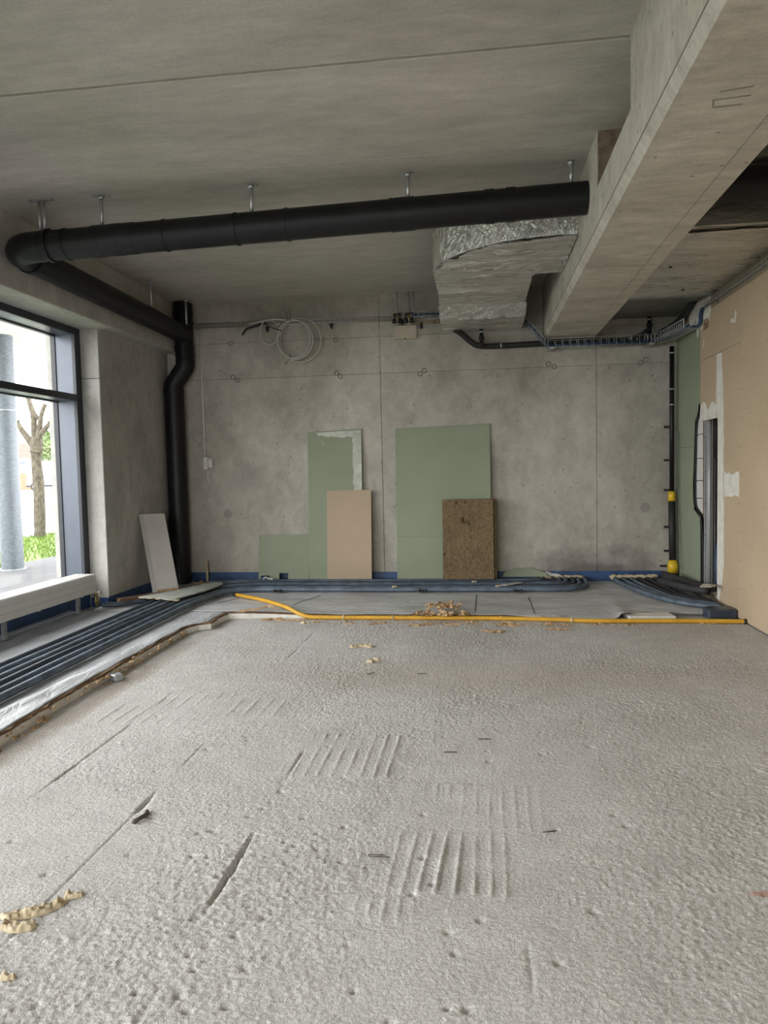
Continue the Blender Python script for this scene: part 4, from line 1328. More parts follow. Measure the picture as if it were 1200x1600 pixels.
mb = MB()
gx, gy = 56, 100
idx = {}
for j in range(gy + 1):
    for i in range(gx + 1):
        x = -0.40 + 1.25 * i / gx; y = 6.12 + 2.30 * j / gy
        if inside(x, y, plan):
            f_ = 0.034 * (nz(x * 0.5, y * 3, 2.6, 201)) + 0.022 * nz(x * 0.6, y * 3, 6, 202) + 0.010 * nz(x * 1.6, y * 2.5, 11, 203)
            f_ += -0.035 * math.exp(-((y - 6.95 - 0.10 * (x - 0.2)) / 0.022) ** 2) * (1 if -0.1 < x < 0.6 else 0.2)
            f_ += -0.030 * math.exp(-((y - 6.45 - 0.05 * x) / 0.02) ** 2) * (1 if 0.2 < x < 0.6 else 0.1)
            f_ += -0.010 * math.exp(-((y - 7.75 + 0.03 * math.sin(x * 7)) / 0.03) ** 2)
            idx[(i, j)] = len(mb.v)
            mb.v.append((x, y, EB - 0.022 + f_))
for j in range(gy):
    for i in range(gx):
        k = [(i, j), (i, j + 1), (i + 1, j + 1), (i + 1, j)]
        if all(q in idx for q in k): mb.f.append(tuple(idx[q] for q in k))
mb.build('sagging_foil', M['foil'], du, True)
# tape along the curved lower edge and the front
mb = MB()
tp = spline([(p[0], p[1], 0) for p in front], 6)
vs, fs = [], []
for k, p in enumerate(tp):
    t = tp[min(k + 1, len(tp) - 1)] - tp[max(k - 1, 0)]
    nn = Vector((-t.y, t.x, 0)).normalized()
    if nn.y > 0: nn = -nn
    q = p + nn * 0.004
    w = 0.002 * math.sin(k * 1.7)
    vs += [(p.x - nn.x * 0.05, p.y - nn.y * 0.05, EB - 0.012 + w), (q.x, q.y, EB - 0.012 + w), (q.x, q.y, EB + 0.10 + w * 3), (q.x - nn.x * .002, q.y - nn.y * .002, ET)]
n_ = len(tp)
for k in range(n_ - 1):
    for r_ in range(3):
        fs.append((k * 4 + r_, k * 4 + r_ + 1, (k + 1) * 4 + r_ + 1, (k + 1) * 4 + r_))
mb.add(vs, fs)
mb.build('edge_tape', M['foiltape'], du, True, autos=0.9)
# neck dropping towards the back wall
sec = [(8.40, EB - 0.004), (8.60, 3.262), (9.41, 3.250), (9.41, ET), (8.40, ET)]
MB().prism(sec, 'x', -0.405, 0.575).build('neck', M['foil'], du)
mb = MB()
mb.sheet(lambda u, v: (-0.41 + 0.99 * u, 8.385 + 0.22 * v, EB - 0.012 - 0.122 * v + 0.022 * nz(u * 8 + v * 2, v * 2, 3, 211) - 0.012), 80, 10)
mb.build('flange_tape', M['foiltape'], du, True)
mb = MB()
mb.sheet(lambda u, v: (-0.408 + 0.986 * u, 8.60 + 0.80 * v, 3.248 + 0.014 * nz(u * 2, v * 6, 3, 212)), 40, 24)
mb.build('sagging_foil', M['foil'], du, True)
mb = MB()
mb.sheet(lambda u, v: (0.835 - 0.03 * u, 6.11 + 1.13 * v, EB - 0.02 + 0.006 * math.sin(v * 40)), 2, 30)
mb.build('collar_tape', M['foiltape'], du, True)
for (x, y) in ((0.30, 6.62), (0.18, 7.0), (0.0, 7.9), (-0.2, 6.95)):
    MB().tube([(x, y, EB - 0.022), (x, y, EB - 0.014)], 0.016, 10).build('fixing_disc', M['galv'], du)

# duct on the right of the beam
d2 = empty('ventilation_duct', (2.0, 7.6, 3.4))
tag(d2, 'wide foil wrapped duct between the beam and right wall', 'duct')
MB().box(BX1 + 0.005, XR - 0.006, 5.87, 8.13, 3.285, 3.73).build('front_section', M['foil'], d2, bevel=0.012)
mb = MB()
mb.sheet(lambda u, v: (BX1 + 0.01 + (XR - 0.02 - BX1) * u, 5.88 + 2.16 * v, 3.272 + 0.024 * nz(u * 1.0, v * 9, 3, 221) + 0.014 * nz(u * 2, v * 20, 3, 222) - 0.008), 40, 90)
mb.build('sagging_foil', M['foil'], d2, True)
MB().box(BX1 + 0.005, XR - 0.006, 8.04, 8.13, 3.262, 3.285).build('flange', M['galvdull'], d2, bevel=0.003)
MB().box(BX1 + 0.005, XR - 0.006, 8.13, 9.41, 3.31, 3.73).build('rear_section', M['foilshade'], d2, bevel=0.012)  # unlit underside, its shade put into the darker foil colour
MB().box(BX1 + 0.005, XR - 0.01, 5.862, 5.872, 3.30, 3.73).build('front_face', M['foilshade'], d2)  # thin plate over the front, coloured dark for the shade there
for (x, y) in ((2.30, 6.5), (2.33, 7.05), (1.75, 6.9), (1.7, 7.85), (2.1, 7.8), (2.36, 7.5)):
    MB().tube([(x, y, 3.262), (x, y, 3.27)], 0.014, 10).build('fixing_disc', M['blackmatte'], d2)
h = empty('duct_hanger', (1.93, 5.75, H))
tag(h, 'pair of dark rods hanging above the duct right of the beam', 'hanger')
for x in (1.90, 1.94):
    MB().tube([(x, 5.76, H), (x, 5.76, 3.60)], 0.008, 8).build('rod', M['blackmatte'], h, True)
MB().box(1.86, 1.98, 5.735, 5.785, H - 0.008, H - 0.001).build('ceiling_plate', M['galvdull'], h)

# ------------------------------------------------------------------ black hose along the back wall with two drops
ho = empty('black_hose', (1.2, 9.35, 3.04))
tag(ho, 'black insulated hose running along back wall under the ducts', 'hose')
MB().tube(resample(spline([(-0.26, 9.30, 3.265), (-0.16, 9.34, 3.20), (-0.05, 9.35, 3.10), (0.07, 9.35, 3.045), (0.4, 9.355, 3.04), (1.0, 9.355, 3.048), (1.6, 9.355, 3.048), (2.08, 9.345, 3.05), (2.26, 9.25, 3.11), (2.36, 8.98, 3.17), (2.41, 8.72, 3.26), (2.43, 8.6, 3.32)], 10), 0.03), 0.036, 14).build('hose', M['blackmatte'], ho, True)
for (x, z1) in ((0.075, 3.262), (2.12, 3.32)):
    d_ = MB().tube([(x, 9.335, 3.05), (x, 9.335, z1)], 0.024, 12).build('drop_pipe', M['black'], ho, True)
    MB().tube([(x, 9.335, z1 - 0.055), (x, 9.335, z1 - 0.035)], 0.029, 12).build('union_nut', M['galv'], d_, True)
    MB().tube([(x, 9.335, z1 - 0.13), (x, 9.335, z1 - 0.09)], 0.032, 12).build('valve_body', M['blackmatte'], d_, True)
    MB().tube([(x, 9.335, z1 - 0.11), (x + 0.035, 9.325, z1 - 0.12)], 0.016, 8).build('valve_lever', M['blackmatte'], d_, True)
MB().tube([(0.075, 9.245, 3.05), (0.075, 9.30, 3.05)], 0.034, 12).build('tee_fitting', M['blackmatte'], ho, True)
MB().tube([(2.12, 9.26, 3.17), (2.02, 9.33, 3.10), (1.95, 9.345, 3.08)], 0.02, 10).build('branch_pipe', M['blackmatte'], ho, True)
for x in (0.32, 1.9):
    MB().tube([(x - 0.008, 9.353, 3.045 if x < 1 else 3.065), (x + 0.008, 9.353, 3.045 if x < 1 else 3.065)], 0.040, 14).build('clamp', M['galv'], ho, True)


# ------------------------------------------------------------------ wire mesh cable trays
def wire_tray(name, path, normal, width, height, label, rail_n=3, cross=0.09, wr=0.0031, cables=0, side_only=False):
    """path: points of the inner bottom edge; the tray floor extends along 'normal' by width, sides rise by height"""
    root = empty(name, path[0])
    tag(root, label, 'cable tray')
    nv = Vector(normal)
    P = [Vector(p) for p in path]
    U = Vector((0, 0, 1))
    offs = [nv * 0 + U * 0, nv * 0 + U * height, nv * width, nv * width + U * height, nv * 0.5 * width, U * height * 0.5, nv * width + U * height * 0.5]
    for q in offs[:4 + rail_n]:
        MB().tube([p + q for p in P], wr, 6).build('wire_rail', M['wire'], root, True)
    mb = MB()
    for p in resample(P, cross):
        mb.tube([p + U * height, p, p + nv * width, p + nv * width + U * height], wr * 0.9, 5)
    o = mb.build('cross_wires', M['wire'], root)
    o['kind'] = 'stuff'
    for k in range(cables):
        q = nv * (width * (k + 0.7) / (cables + 0.6)) + U * (0.016 + 0.008 * (k % 2))
        MB().tube([p + q for p in P], 0.013, 7).build('cable', M['bluecable'], root, True)
    return root


# along the back wall, right part: diagonal down, then level, then across to the right wall
wire_tray('cable_tray', [(0.60, 9.30, 3.30), (0.885, 9.30, 2.975)], (0, -0.15, 0), 1.0, 0.055, 'wire cable tray slanting down from the duct to the beam foot', 2, 0.075, cables=3)
tr = wire_tray('cable_tray', [(0.885, 9.30, 2.965), (2.20, 9.30, 2.965)], (0, -0.15, 0), 1.0, 0.10, 'wire cable tray with blue cables running level along back wall', 2, 0.09, cables=4)
for x in (0.93, 2.10):
    MB().box(x - 0.03, x + 0.03, 9.14, YB - 0.001, 2.945, 2.961).build('bracket', M['galv'], tr)
wire_tray('cable_tray', [(2.20, 9.30, 2.965), (2.34, 9.00, 2.975), (2.42, 8.42, 2.99)], (-0.15, -0.03, 0), 1.0, 0.10, 'wire cable tray bending across the right corner to the wall', 2, 0.06, cables=2)
# along the right wall at the top of the boards
t_r = wire_tray('cable_tray', [(XR - 0.012, YF + 0.3, 3.145), (XR - 0.012, 8.28, 3.165)], (-0.04, 0, 0), 1.0, 0.032, 'narrow wire cable tray along the top of the brown boards', 0, 0.10, 0.0032)
MB().tube([(XR - 0.02, YF + 0.3, 3.156), (XR - 0.02, 8.2, 3.176)], 0.007, 6).build('cable', M['whiteplast'], t_r, True)
cb = empty('blue_cables', (XR - 0.03, 8.36, 3.0))
tag(cb, 'bundle of blue cables dropping down the right wall into the corner tray', 'cable')
for k in range(3):
    MB().tube(spline([(XR - 0.035, 8.26 + 0.03 * k, 3.17), (XR - 0.03, 8.34 + 0.02 * k, 3.12), (XR - 0.03, 8.36 + 0.02 * k, 3.02), (XR - 0.06, 8.42 + 0.02 * k, 3.0)], 6), 0.013, 8).build('cable', M['bluecable'], cb, True)
wm = MB()
for k in range(3):
    wm.tube([(XR - 0.008, 8.20 + 0.05 * k, 2.94), (XR - 0.008, 8.20 + 0.05 * k, 3.05)], 0.004, 5)
    wm.tube([(XR - 0.008, 8.18, 2.95 + 0.045 * k), (XR - 0.008, 8.34, 2.95 + 0.045 * k)], 0.004, 5)
wm.build('wire_offcut', plain('rusty_wire', (0.22, 0.12, 0.08), 0.7), cb)

# left part of the back wall: long slim tray, then the short blue piece by the duct
t_l = wire_tray('cable_tray', [(-3.70, YB - 0.012, 3.45), (-0.86, YB - 0.012, 3.425)], (0, -0.05, 0), 1.0, 0.05, 'long slim wire cable tray high on back wall behind the coil', 2, 0.07, 0.0032)
for x in (-2.72, -1.86, -0.93):
    MB().prism([(x - 0.025, 3.425), (x + 0.025, 3.425), (x + 0.008, 3.36), (x - 0.008, 3.36)], 'y', YB - 0.045, YB - 0.001).build('wall_clip', M['blackmatte'], t_l)
wire_tray('cable_tray', [(-0.80, YB - 0.04, 3.44), (-0.42, YB - 0.04, 3.45)], (0, -0.10, 0), 1.0, 0.06, 'short wire tray with blue cables left of the foil duct', 2, 0.08, cables=3)
cbl = MB().tube(spline([(-3.05, YB - 0.06, 3.33), (-2.98, YB - 0.08, 3.40), (-2.86, YB - 0.08, 3.43), (-2.72, YB - 0.08, 3.47)], 6), 0.013, 8).build('loose_line', M['blackmatte'], None, True)
tag(cbl, 'short black cable end poking out left of the coil', 'cable')

# coil of pale cable
co = empty('cable_coil', (-2.33, YB - 0.09, 3.50))
tag(co, 'pale grey cable coil hanging from the slim tray', 'cable coil')
for k, (cx, cz, rx, rz, dy) in enumerate(((-2.345, 3.235, 0.222, 0.245, 0.0), (-2.325, 3.225, 0.232, 0.250, 0.022), (-2.335, 3.245, 0.240, 0.262, 0.044), (-2.27, 3.225, 0.275, 0.285, 0.060))):
    pts = [(cx + rx * math.cos(a), YB - 0.115 + dy * 1.1, cz + rz * math.sin(a)) for a in np.linspace(0, 2 * PI, 41)]
    MB().tube(pts, 0.0085, 8, False).build('loop', M['coil'], co, True)
pts = [(-2.675 + 0.125 * math.cos(a), YB - 0.10, 3.335 + 0.165 * math.sin(a)) for a in np.linspace(0.5, 2 * PI - 0.4, 30)]
pts = [(-2.52, YB - 0.10, 3.46)] + [(-2.57, YB - 0.10, 3.43)] + pts + [(-2.50, YB - 0.10, 3.33)]
MB().tube(pts, 0.008, 8).build('loop', M['coil'], co, True)
MB().tube(spline([(-2.95, YB - 0.09, 3.455), (-2.75, YB - 0.09, 3.49), (-2.60, YB - 0.10, 3.50), (-2.45, YB - 0.10, 3.485)], 6), 0.0095, 8).build('lead', M['whiteplast'], co, True)
MB().tube(spline([(-2.72, YB - 0.12, 3.44), (-2.60, YB - 0.12, 3.38), (-2.50, YB - 0.12, 3.345)], 6), 0.007, 6).build('cable_tie', M['blackmatte'], co, True)
for (a, b) in (((-2.40, 3.47), (-2.44, 3.59)), ((-2.375, 3.45), (-2.385, 3.64)), ((-2.40, 2.99), (-2.46, 2.90)), ((-2.39, 3.02), (-2.41, 2.97))):
    MB().bar((a[0], YB - 0.125, a[1]), (b[0], YB - 0.125, b[1]), 0.008, 0.004).build('cable_tie', M['blackmatte'], co)

# conduit with switch box
cd = empty('surface_conduit', (-3.64, YB, 1.7))
tag(cd, 'thin white surface conduit dropping to a box on back wall', 'conduit')
MB().tube([(-3.648, YB - 0.016, 3.47), (-3.640, YB - 0.016, 1.74)], 0.0125, 10).build('tube', M['whiteplast'], cd, True)
for z in (3.2, 2.5, 1.9):
    MB().box(-3.665, -3.625, YB - 0.02, YB - 0.0005, z - 0.01, z + 0.01).build('saddle_clip', M['whiteplast'], cd)
sb = empty('switch_box', (-3.6, YB, 1.66))
tag(sb, 'small double white electrical box under the surface conduit', 'switch box')
MB().box(-3.655, -3.595, YB - 0.055, YB - 0.0005, 1.565, 1.735).build('body', M['whiteplast'], sb, bevel=0.008, seg=2)
MB().box(-3.592, -3.530, YB - 0.045, YB - 0.0005, 1.585, 1.715).build('body', M['whiteplast'], sb, bevel=0.008, seg=2)
MB().box(-3.580, -3.542, YB - 0.051, YB - 0.044, 1.61, 1.69).build('rocker', M['whiteplast'], sb, bevel=0.003)
MB().tube([(-3.552, YB - 0.05, 1.70), (-3.552, YB - 0.045, 1.70)], 0.007, 8).build('screw', M['blackmatte'], sb)
for dx in (-0.012, 0.012):
    MB().tube(spline([(-3.62 + dx, YB - 0.02, 1.57), (-3.61 + dx * 0.6, YB - 0.015, 1.48), (-3.605 + dx * 0.3, YB - 0.012, 1.36)], 5), 0.0055, 6).build('wire', M['whiteplast'], sb, True)

# heating valves with box
bx = empty('distribution_box', (-0.89, YB, 3.27))
tag(bx, 'small beige open box on back wall under the valves', 'box')
MB().box(-1.037, -0.742, YB - 0.05, YB - 0.0005, 3.185, 3.355).build('body', plain('beige_box', (0.52, 0.46, 0.37), 0.7), bx, bevel=0.004)
MB().tube([(-0.895, YB - 0.052, 3.188), (-0.895, YB - 0.048, 3.188)], 0.009, 8).build('screw', M['blackmatte'], bx)
for i, (x, lab) in enumerate(((-0.985, 'black valve pair on two rods, left one above the beige box'), (-0.835, 'black valve pair on two rods, right one above the beige box'))):
    v_ = empty('stop_valve', (x, YB - 0.09, 3.45))
    tag(v_, lab, 'valve', 'black valves above the beige box')
    MB().tube([(x, YB - 0.09, 3.38), (x, YB - 0.09, 3.49)], 0.020, 10).build('body', M['brass'], v_, True)
    for d in (-0.04, 0.035):
        MB().tube([(x + d, YB - 0.11, 3.375), (x + d, YB - 0.11, 3.425)], [0.028, 0.022], 10).build('handwheel', M['blackmatte'], v_, True)
        MB().tube([(x + d, YB - 0.10, 3.42), (x + d, YB - 0.10, 3.50)], 0.009, 8).build('stem', M['blackmatte'], v_, True)
    MB().tube([(x - 0.05, YB - 0.10, 3.485), (x + 0.05, YB - 0.10, 3.495)], 0.012, 8).build('lever', M['blackmatte'], v_, True)
    MB().tube([(x + 0.0, YB - 0.09, 3.36), (x + 0.0, YB - 0.09, 3.375)], 0.026, 10).build('collar', M['galv'], v_, True)
for i, x in enumerate((-0.985, -0.838, -0.775)):
    o = MB().tube([(x, YB - 0.09, 3.485 if i < 2 else 3.36), (x, YB - 0.09, H - 0.001)], 0.008, 8).build('threaded_rod', M['galvdull'], None, True)
    tag(o, ['threaded rod from ceiling to the left black valve', 'threaded rod from ceiling to the right black valve', 'threaded rod from ceiling beside the short blue tray'][i], 'rod', 'rods above the valves')
hp = empty('valve_pipe', (-0.6, YB - 0.09, 3.36))
tag(hp, 'short brass pipe with a black tap leading to the foil duct', 'pipe')
MB().tube([(-0.80, YB - 0.09, 3.365), (-0.41, YB - 0.09, 3.38)], 0.011, 8).build('tube', M['brass'], hp, True)
MB().tube([(-0.50, YB - 0.09, 3.378), (-0.44, YB - 0.09, 3.380)], 0.019, 10).build('nut', M['brass'], hp, True)
MB().tube([(-0.68, YB - 0.09, 3.37), (-0.68, YB - 0.10, 3.30)], [0.018, 0.024], 10).build('tap', M['blackmatte'], hp, True)

# ------------------------------------------------------------------ pipe in the right corner
cp = empty('corner_riser', (2.40, 9.34, 0.1))
tag(cp, 'black riser pipe with yellow tape in the right corner', 'pipe')
CX, CY = 2.385, 9.335
MB().tube([(CX, CY, 2.94), (CX, CY, 1.10)], 0.027, 14).build('pipe', M['black'], cp, True)
MB().tube([(CX + 0.0, CY, 1.12), (CX + 0.008, CY - 0.015, 0.22)], 0.042, 16).build('insulation_sleeve', M['blackmatte'], cp, True)
MB().tube([(CX, CY, 1.045), (CX, CY, 1.12), (CX, CY, 1.165)], [0.047, 0.047, 0.034], 16).build('yellow_tape', M['tape'], cp, True)
MB().tube([(CX + 0.008, CY - 0.02, 0.15), (CX + 0.008, CY - 0.02, 0.24), (CX + 0.006, CY - 0.015, 0.31)], [0.060, 0.066, 0.046], 16).build('yellow_tape', M['tape'], cp, True)
MB().tube([(CX + 0.005, CY - 0.025, 0.05), (CX + 0.006, CY - 0.022, 0.17)], [0.075, 0.055], 16).build('foot_boot', M['blackmatte'], cp, True)
for z in (2.86, 2.42, 2.23):
    MB().tube([(CX, CY, z - 0.008), (CX, CY, z + 0.008)], 0.032, 14).build('clamp', M['galv'], cp, True)
for z in (1.96, 1.55, 1.18, 0.72, 0.42):
    MB().box(CX - 0.085, CX - 0.025, CY + 0.02, CY + 0.05, z - 0.014, z + 0.014).build('saddle_clip', M['blackmatte'], cp, bevel=0.004)
MB().tube([(CX - 0.14, CY, 0.235), (CX - 0.03, CY, 0.235)], 0.014, 8).build('side_stub', M['blackmatte'], cp, True)
gc = MB().tube(spline([(2.442, 9.28, 1.9), (2.444, 9.26, 1.2), (2.440, 9.20, 0.7), (2.425, 9.12, 0.3), (2.44, 9.08, 0.22)], 8), 0.007, 8).build('loose_line', M['pencil'], None, True)  # thin dark green tube running down the corner
tag(gc, 'thin dark green line running down beside the black riser', 'cable')

# rubble in the foot of the opening
rr = random.Random(33)
for k in range(12):
    x, y = 2.30 + rr.uniform(0.17, 0.30), 7.90 + rr.uniform(0, 0.52)
    s = rr.uniform(0.018, 0.045)
    mb = MB().obox((x, y, 0.06), (s, rr.uniform(-s, s) * .5, 0), (rr.uniform(-s, s) * .5, s, rr.uniform(0, .2) * s), (0.2 * s, 0.1 * s, s * 0.8))
    o = mb.build('mortar_lump', M['rubble'], bevel=0.006)
    tag(o, 'small mortar lump in the foot of the plasterboard opening', 'rubble', 'mortar lumps in the opening')
for k, (x, y, L, an) in enumerate(((2.36, 7.86, 0.22, 0.9), (2.30, 7.72, 0.25, 0.5), (2.40, 7.74, 0.14, 1.2))):
    mb = MB().obox((x - 0.05, y, 0.225 + 0.004 * k), (L * math.cos(an) * 0.4, -L * math.sin(an) * 0.6, 0.01), (0.05, 0.04, 0), (0, 0, 0.02))
    o = mb.build('mortar_flake', M['rubble'], bevel=0.004)
    tag(o, ['grey mortar flake on the pipes, nearest the opening', 'grey mortar flake on the pipes, farthest from the right wall', 'grey mortar flake on the pipes, smallest one by the wall'][k], 'rubble')

# ------------------------------------------------------------------ wood chips and other litter
def chip(x, y, z, L, W, T, an, seed, tilt=0.0, mat='chip', name='wood_chip'):
    """torn sliver: ragged outline, uneven top"""
    r = random.Random(seed)
    n = 7
    top, bot = [], []
    for k in range(n):
        t = k / (n - 1) - 0.5
        w = W * (0.25 + 0.75 * math.cos(t * 2.4)) * r.uniform(0.45, 1.25)
        o_ = r.uniform(-0.35, 0.35) * W
        top.append(((t + r.uniform(-0.06, 0.06)) * L, o_ + w / 2)); bot.append(((t + r.uniform(-0.06, 0.06)) * L, o_ - w / 2))
    m2 = [((a_[0] + b_[0]) / 2, (a_[1] + b_[1]) / 2) for a_, b_ in zip(top, bot)]
    V = [(p[0], p[1], 0.0) for p in bot] + [(p[0], p[1], T * r.uniform(0.5, 1.3)) for p in m2] + [(p[0], p[1], 0.0) for p in top]
    F = []
    for k in range(n - 1):
        F += [(k, k + 1, n + k + 1, n + k), (n + k, n + k + 1, 2 * n + k + 1, 2 * n + k), (k, 2 * n + k, 2 * n + k + 1, k + 1)]
    F += [(0, n, 2 * n), (n - 1, 3 * n - 1, 2 * n - 1)]
    ca, sa = math.cos(an), math.sin(an)
    zmin = min(p[0] * tilt for p in V)
    mb = MB().add([(x + p[0] * ca - p[1] * sa, y + p[0] * sa + p[1] * ca, z + p[2] + p[0] * tilt - zmin) for p in V], F)
    return mb.build(name, M[mat])


def foam_scrap(x, y, z, L, W, T, an, seed):
    """torn lumpy strip of dried foam"""
    ca, sa = math.cos(an), math.sin(an)
    bend = 0.25 * math.sin(seed * 1.7)

    def fn(u, v):
        a_ = (u - 0.5) * L
        w = W * (0.45 + 0.7 * (nz(u * 4.5 + seed * 0.41, 1, 1.0, 401) + 0.5)) * min(1.0, 6 * u + 0.25, 6 * (1 - u) + 0.25)
        e = 0.5 * W * nz(u * 3.5 + seed * 0.37, 0.3 * v, 1.0, 402) + 0.15 * W * nz(u * 11 + seed * 0.3, v, 1.0, 404)
        b_ = (v - 0.5) * w + e + bend * L * (u - 0.5) ** 2 * 2
        hh = T * (1 - abs(2 * v - 1) ** 3) * (0.3 + 0.9 * (nz(u * L * 70, v * W * 70 + seed * 0.3, 1.0, 403) + 0.5)) * min(1.0, 8 * u, 8 * (1 - u))
        return (x + a_ * ca - b_ * sa, y + a_ * sa + b_ * ca, z + max(hh, -0.002 if v in (0, 1) else 0.001))
    return MB().sheet(fn, 26, 10).build('foam_scrap', M['foam'], None, False)



ch = random.Random(17)
LABP = 'splintered pale wood chip in the heap on the yellow conduit'
for k in range(30):
    if k < 15:
        x, y = ch.gauss(-0.33, 0.055), 7.42 + ch.uniform(-0.16, 0.18)
        z = 0.050 + ch.uniform(0, 0.05)
        tl = ch.uniform(-0.5, 0.5)
    else:
        x, y = ch.gauss(-0.38, 0.20), 7.12 + ch.uniform(-0.07, 0.09)
        z = 0.047 + ch.uniform(0, 0.02)
        tl = ch.uniform(-0.3, 0.3)
    o = chip(x, y, z, ch.uniform(0.06, 0.17), ch.uniform(0.03, 0.07), ch.uniform(0.012, 0.03), ch.uniform(-1.3, 1.3), k, tl)
    tag(o, LABP, 'wood chip', 'wood chips heaped on the yellow conduit')
for k in range(20):
    x = ch.uniform(-1.75, 0.55) if k < 14 else ch.uniform(0.6, 2.3)
    y = 7.05 - abs(ch.gauss(0, 0.10))
    o = chip(x, y, 0.002, ch.uniform(0.05, 0.16), ch.uniform(0.02, 0.045), ch.uniform(0.01, 0.02), ch.uniform(-0.6, 0.6), 100 + k)
    tag(o, 'loose wood splinter on bare floor along the yellow conduit', 'wood chip', 'wood splinters along the yellow conduit')
for k, (x, y, L, W, an, m, lab) in enumerate((
        (-2.10, 7.10, 0.20, 0.05, 0.25, 'chip', 'long wood splinter at the foil corner left of the yellow conduit'),
        (-1.90, 7.06, 0.30, 0.03, 0.05, 'chip', 'thin wood splinter just left of the yellow conduit bend'),
        (-1.72, 6.95, 0.08, 0.06, 0.7, 'foam', 'crumpled foam lump below the yellow conduit bend'),
        (-1.00, 6.02, 0.22, 0.08, 0.15, 'foam', 'long cream foam strip lying alone on the middle of floor'),
        (-0.83, 5.55, 0.11, 0.08, 0.9, 'foam', 'small cream foam crumb on the floor nearer than the strip'),
        (-0.55, 6.88, 0.26, 0.045, 0.35, 'chip', 'dark pointed wood splinter below the chip heap'),
        (0.12, 6.63, 0.22, 0.06, -0.15, 'chip', 'flat brown wood chip on the floor right of the heap'),
        (0.70, 6.73, 0.20, 0.05, -0.1, 'chip', 'flat brown wood chip on the floor toward right wall'),
        (-1.54, 2.235, 0.22, 0.055, 0.62, 'foam', 'large torn cream foam strip on the near floor'),
        (-1.545, 2.155, 0.13, 0.05, 0.1, 'foam', 'short foam piece touching the large torn strip'),
        (-1.455, 2.345, 0.07, 0.035, 0.4, 'foam', 'small foam crumb beyond the large torn strip'),
        (-1.42, 1.925, 0.05, 0.022, 0.0, 'foam', 'tiny foam crumb at the nearest left floor'))):
    o = foam_scrap(x, y, 0.002, L, W, 0.024, an, k) if m == 'foam' else chip(x, y, 0.004, L, W, 0.014, an, 300 + k)
    tag(o, lab, 'foam' if m == 'foam' else 'wood chip')
o = chip(-2.28, 7.17, 0.076, 0.34, 0.05, 0.02, 0.3, 411, 0.12)
tag(o, 'torn brown fibreboard splinter on the foil corner', 'wood chip')
nail_m = plain('rusty_steel', (0.10, 0.085, 0.07), 0.6, 0.5)
o = MB().tube([(0.245, 2.938, 0.007), (0.298, 2.952, 0.007)], 0.0028, 8).build('nail', nail_m, None, True)
tag(o, 'dark nail lying on the floor right of the trowel ridges', 'nail')
pts = [(-0.43 + 0.012 * math.cos(a), 2.695 + 0.007 * math.sin(a), 0.009) for a in np.linspace(PI / 2, 3 * PI / 2, 8)]
pts = [(-0.372, 2.702, 0.009)] + pts + [(-0.355, 2.688, 0.009)]
o = MB().tube(pts, 0.0016, 6).build('wire_loop', nail_m, None, True)
tag(o, 'thin bent wire loop on the floor among the trowel ridges', 'wire')
for k, (x, y, an, lab) in enumerate(((-0.42, 5.215, 0.2, 'short dark stick on the far floor below the chip heap'), (-0.80, 5.2, 0.8, 'short dark stick on the far floor left of the other'), (0.02, 3.95, 0.05, 'thin dark wire end on middle floor'), (-0.16, 3.75, 0.1, 'thin pale wire end on middle floor'))):
    o = MB().bar((x - 0.035 * math.cos(an), y - 0.035 * math.sin(an), 0.008), (x + 0.035 * math.cos(an), y + 0.035 * math.sin(an), 0.008), 0.0045, 0.0045).build('stick', nail_m)
    tag(o, lab, 'stick')
o = MB().tube(spline([(-1.50, 2.87, 0.006), (-1.475, 2.90, 0.014), (-1.470, 2.94, 0.010), (-1.485, 2.985, 0.006)], 6), [0.003] + [0.010] * 17 + [0.002], 7).build('curled_peel', nail_m, None, True)
tag(o, 'dark curled peel on the floor beside an open joint', 'scrap')
o = MB().prism([(-2.70, 4.93), (-2.64, 4.90), (-2.60, 4.95), (-2.66, 5.0)], 'z', 0.002, 0.05).build('plastic_spacer', M['galvdull'], bevel=0.006)
tag(o, 'small grey plastic spacer at the foot of the insulation edge', 'spacer')
# sawdust crumbs
mb = MB()
for k in range(700):
    x = ch.choice((ch.gauss(-0.35, 0.35), ch.uniform(-2.2, 2.3)))
    y = 7.06 - abs(ch.gauss(0, 0.14))
    s = ch.uniform(0.003, 0.009)
    if x > 2.42: continue
    mb.obox((x, y, 0.0), (s, ch.uniform(-s, s), 0), (ch.uniform(-s, s) * .5, s, 0), (0, 0, s * 0.7))
o = mb.build('sawdust', M['chip'])
tag(o, 'fine wood crumbs scattered along the yellow conduit', 'crumbs', kind='stuff')
mb = MB()
for k in range(260):
    x, y = ch.uniform(-2.6, 2.4), 1.7 + 5.2 * ch.random()
    s = ch.uniform(0.002, 0.005)
    mb.obox((x, y, 0.0), (s, ch.uniform(-s, s), 0), (ch.uniform(-s, s) * .5, s, 0), (0, 0, s * 1.2))
o = mb.build('grit', M['rubble'])
tag(o, 'loose mortar grit scattered over the bare floor', 'grit', kind='stuff')

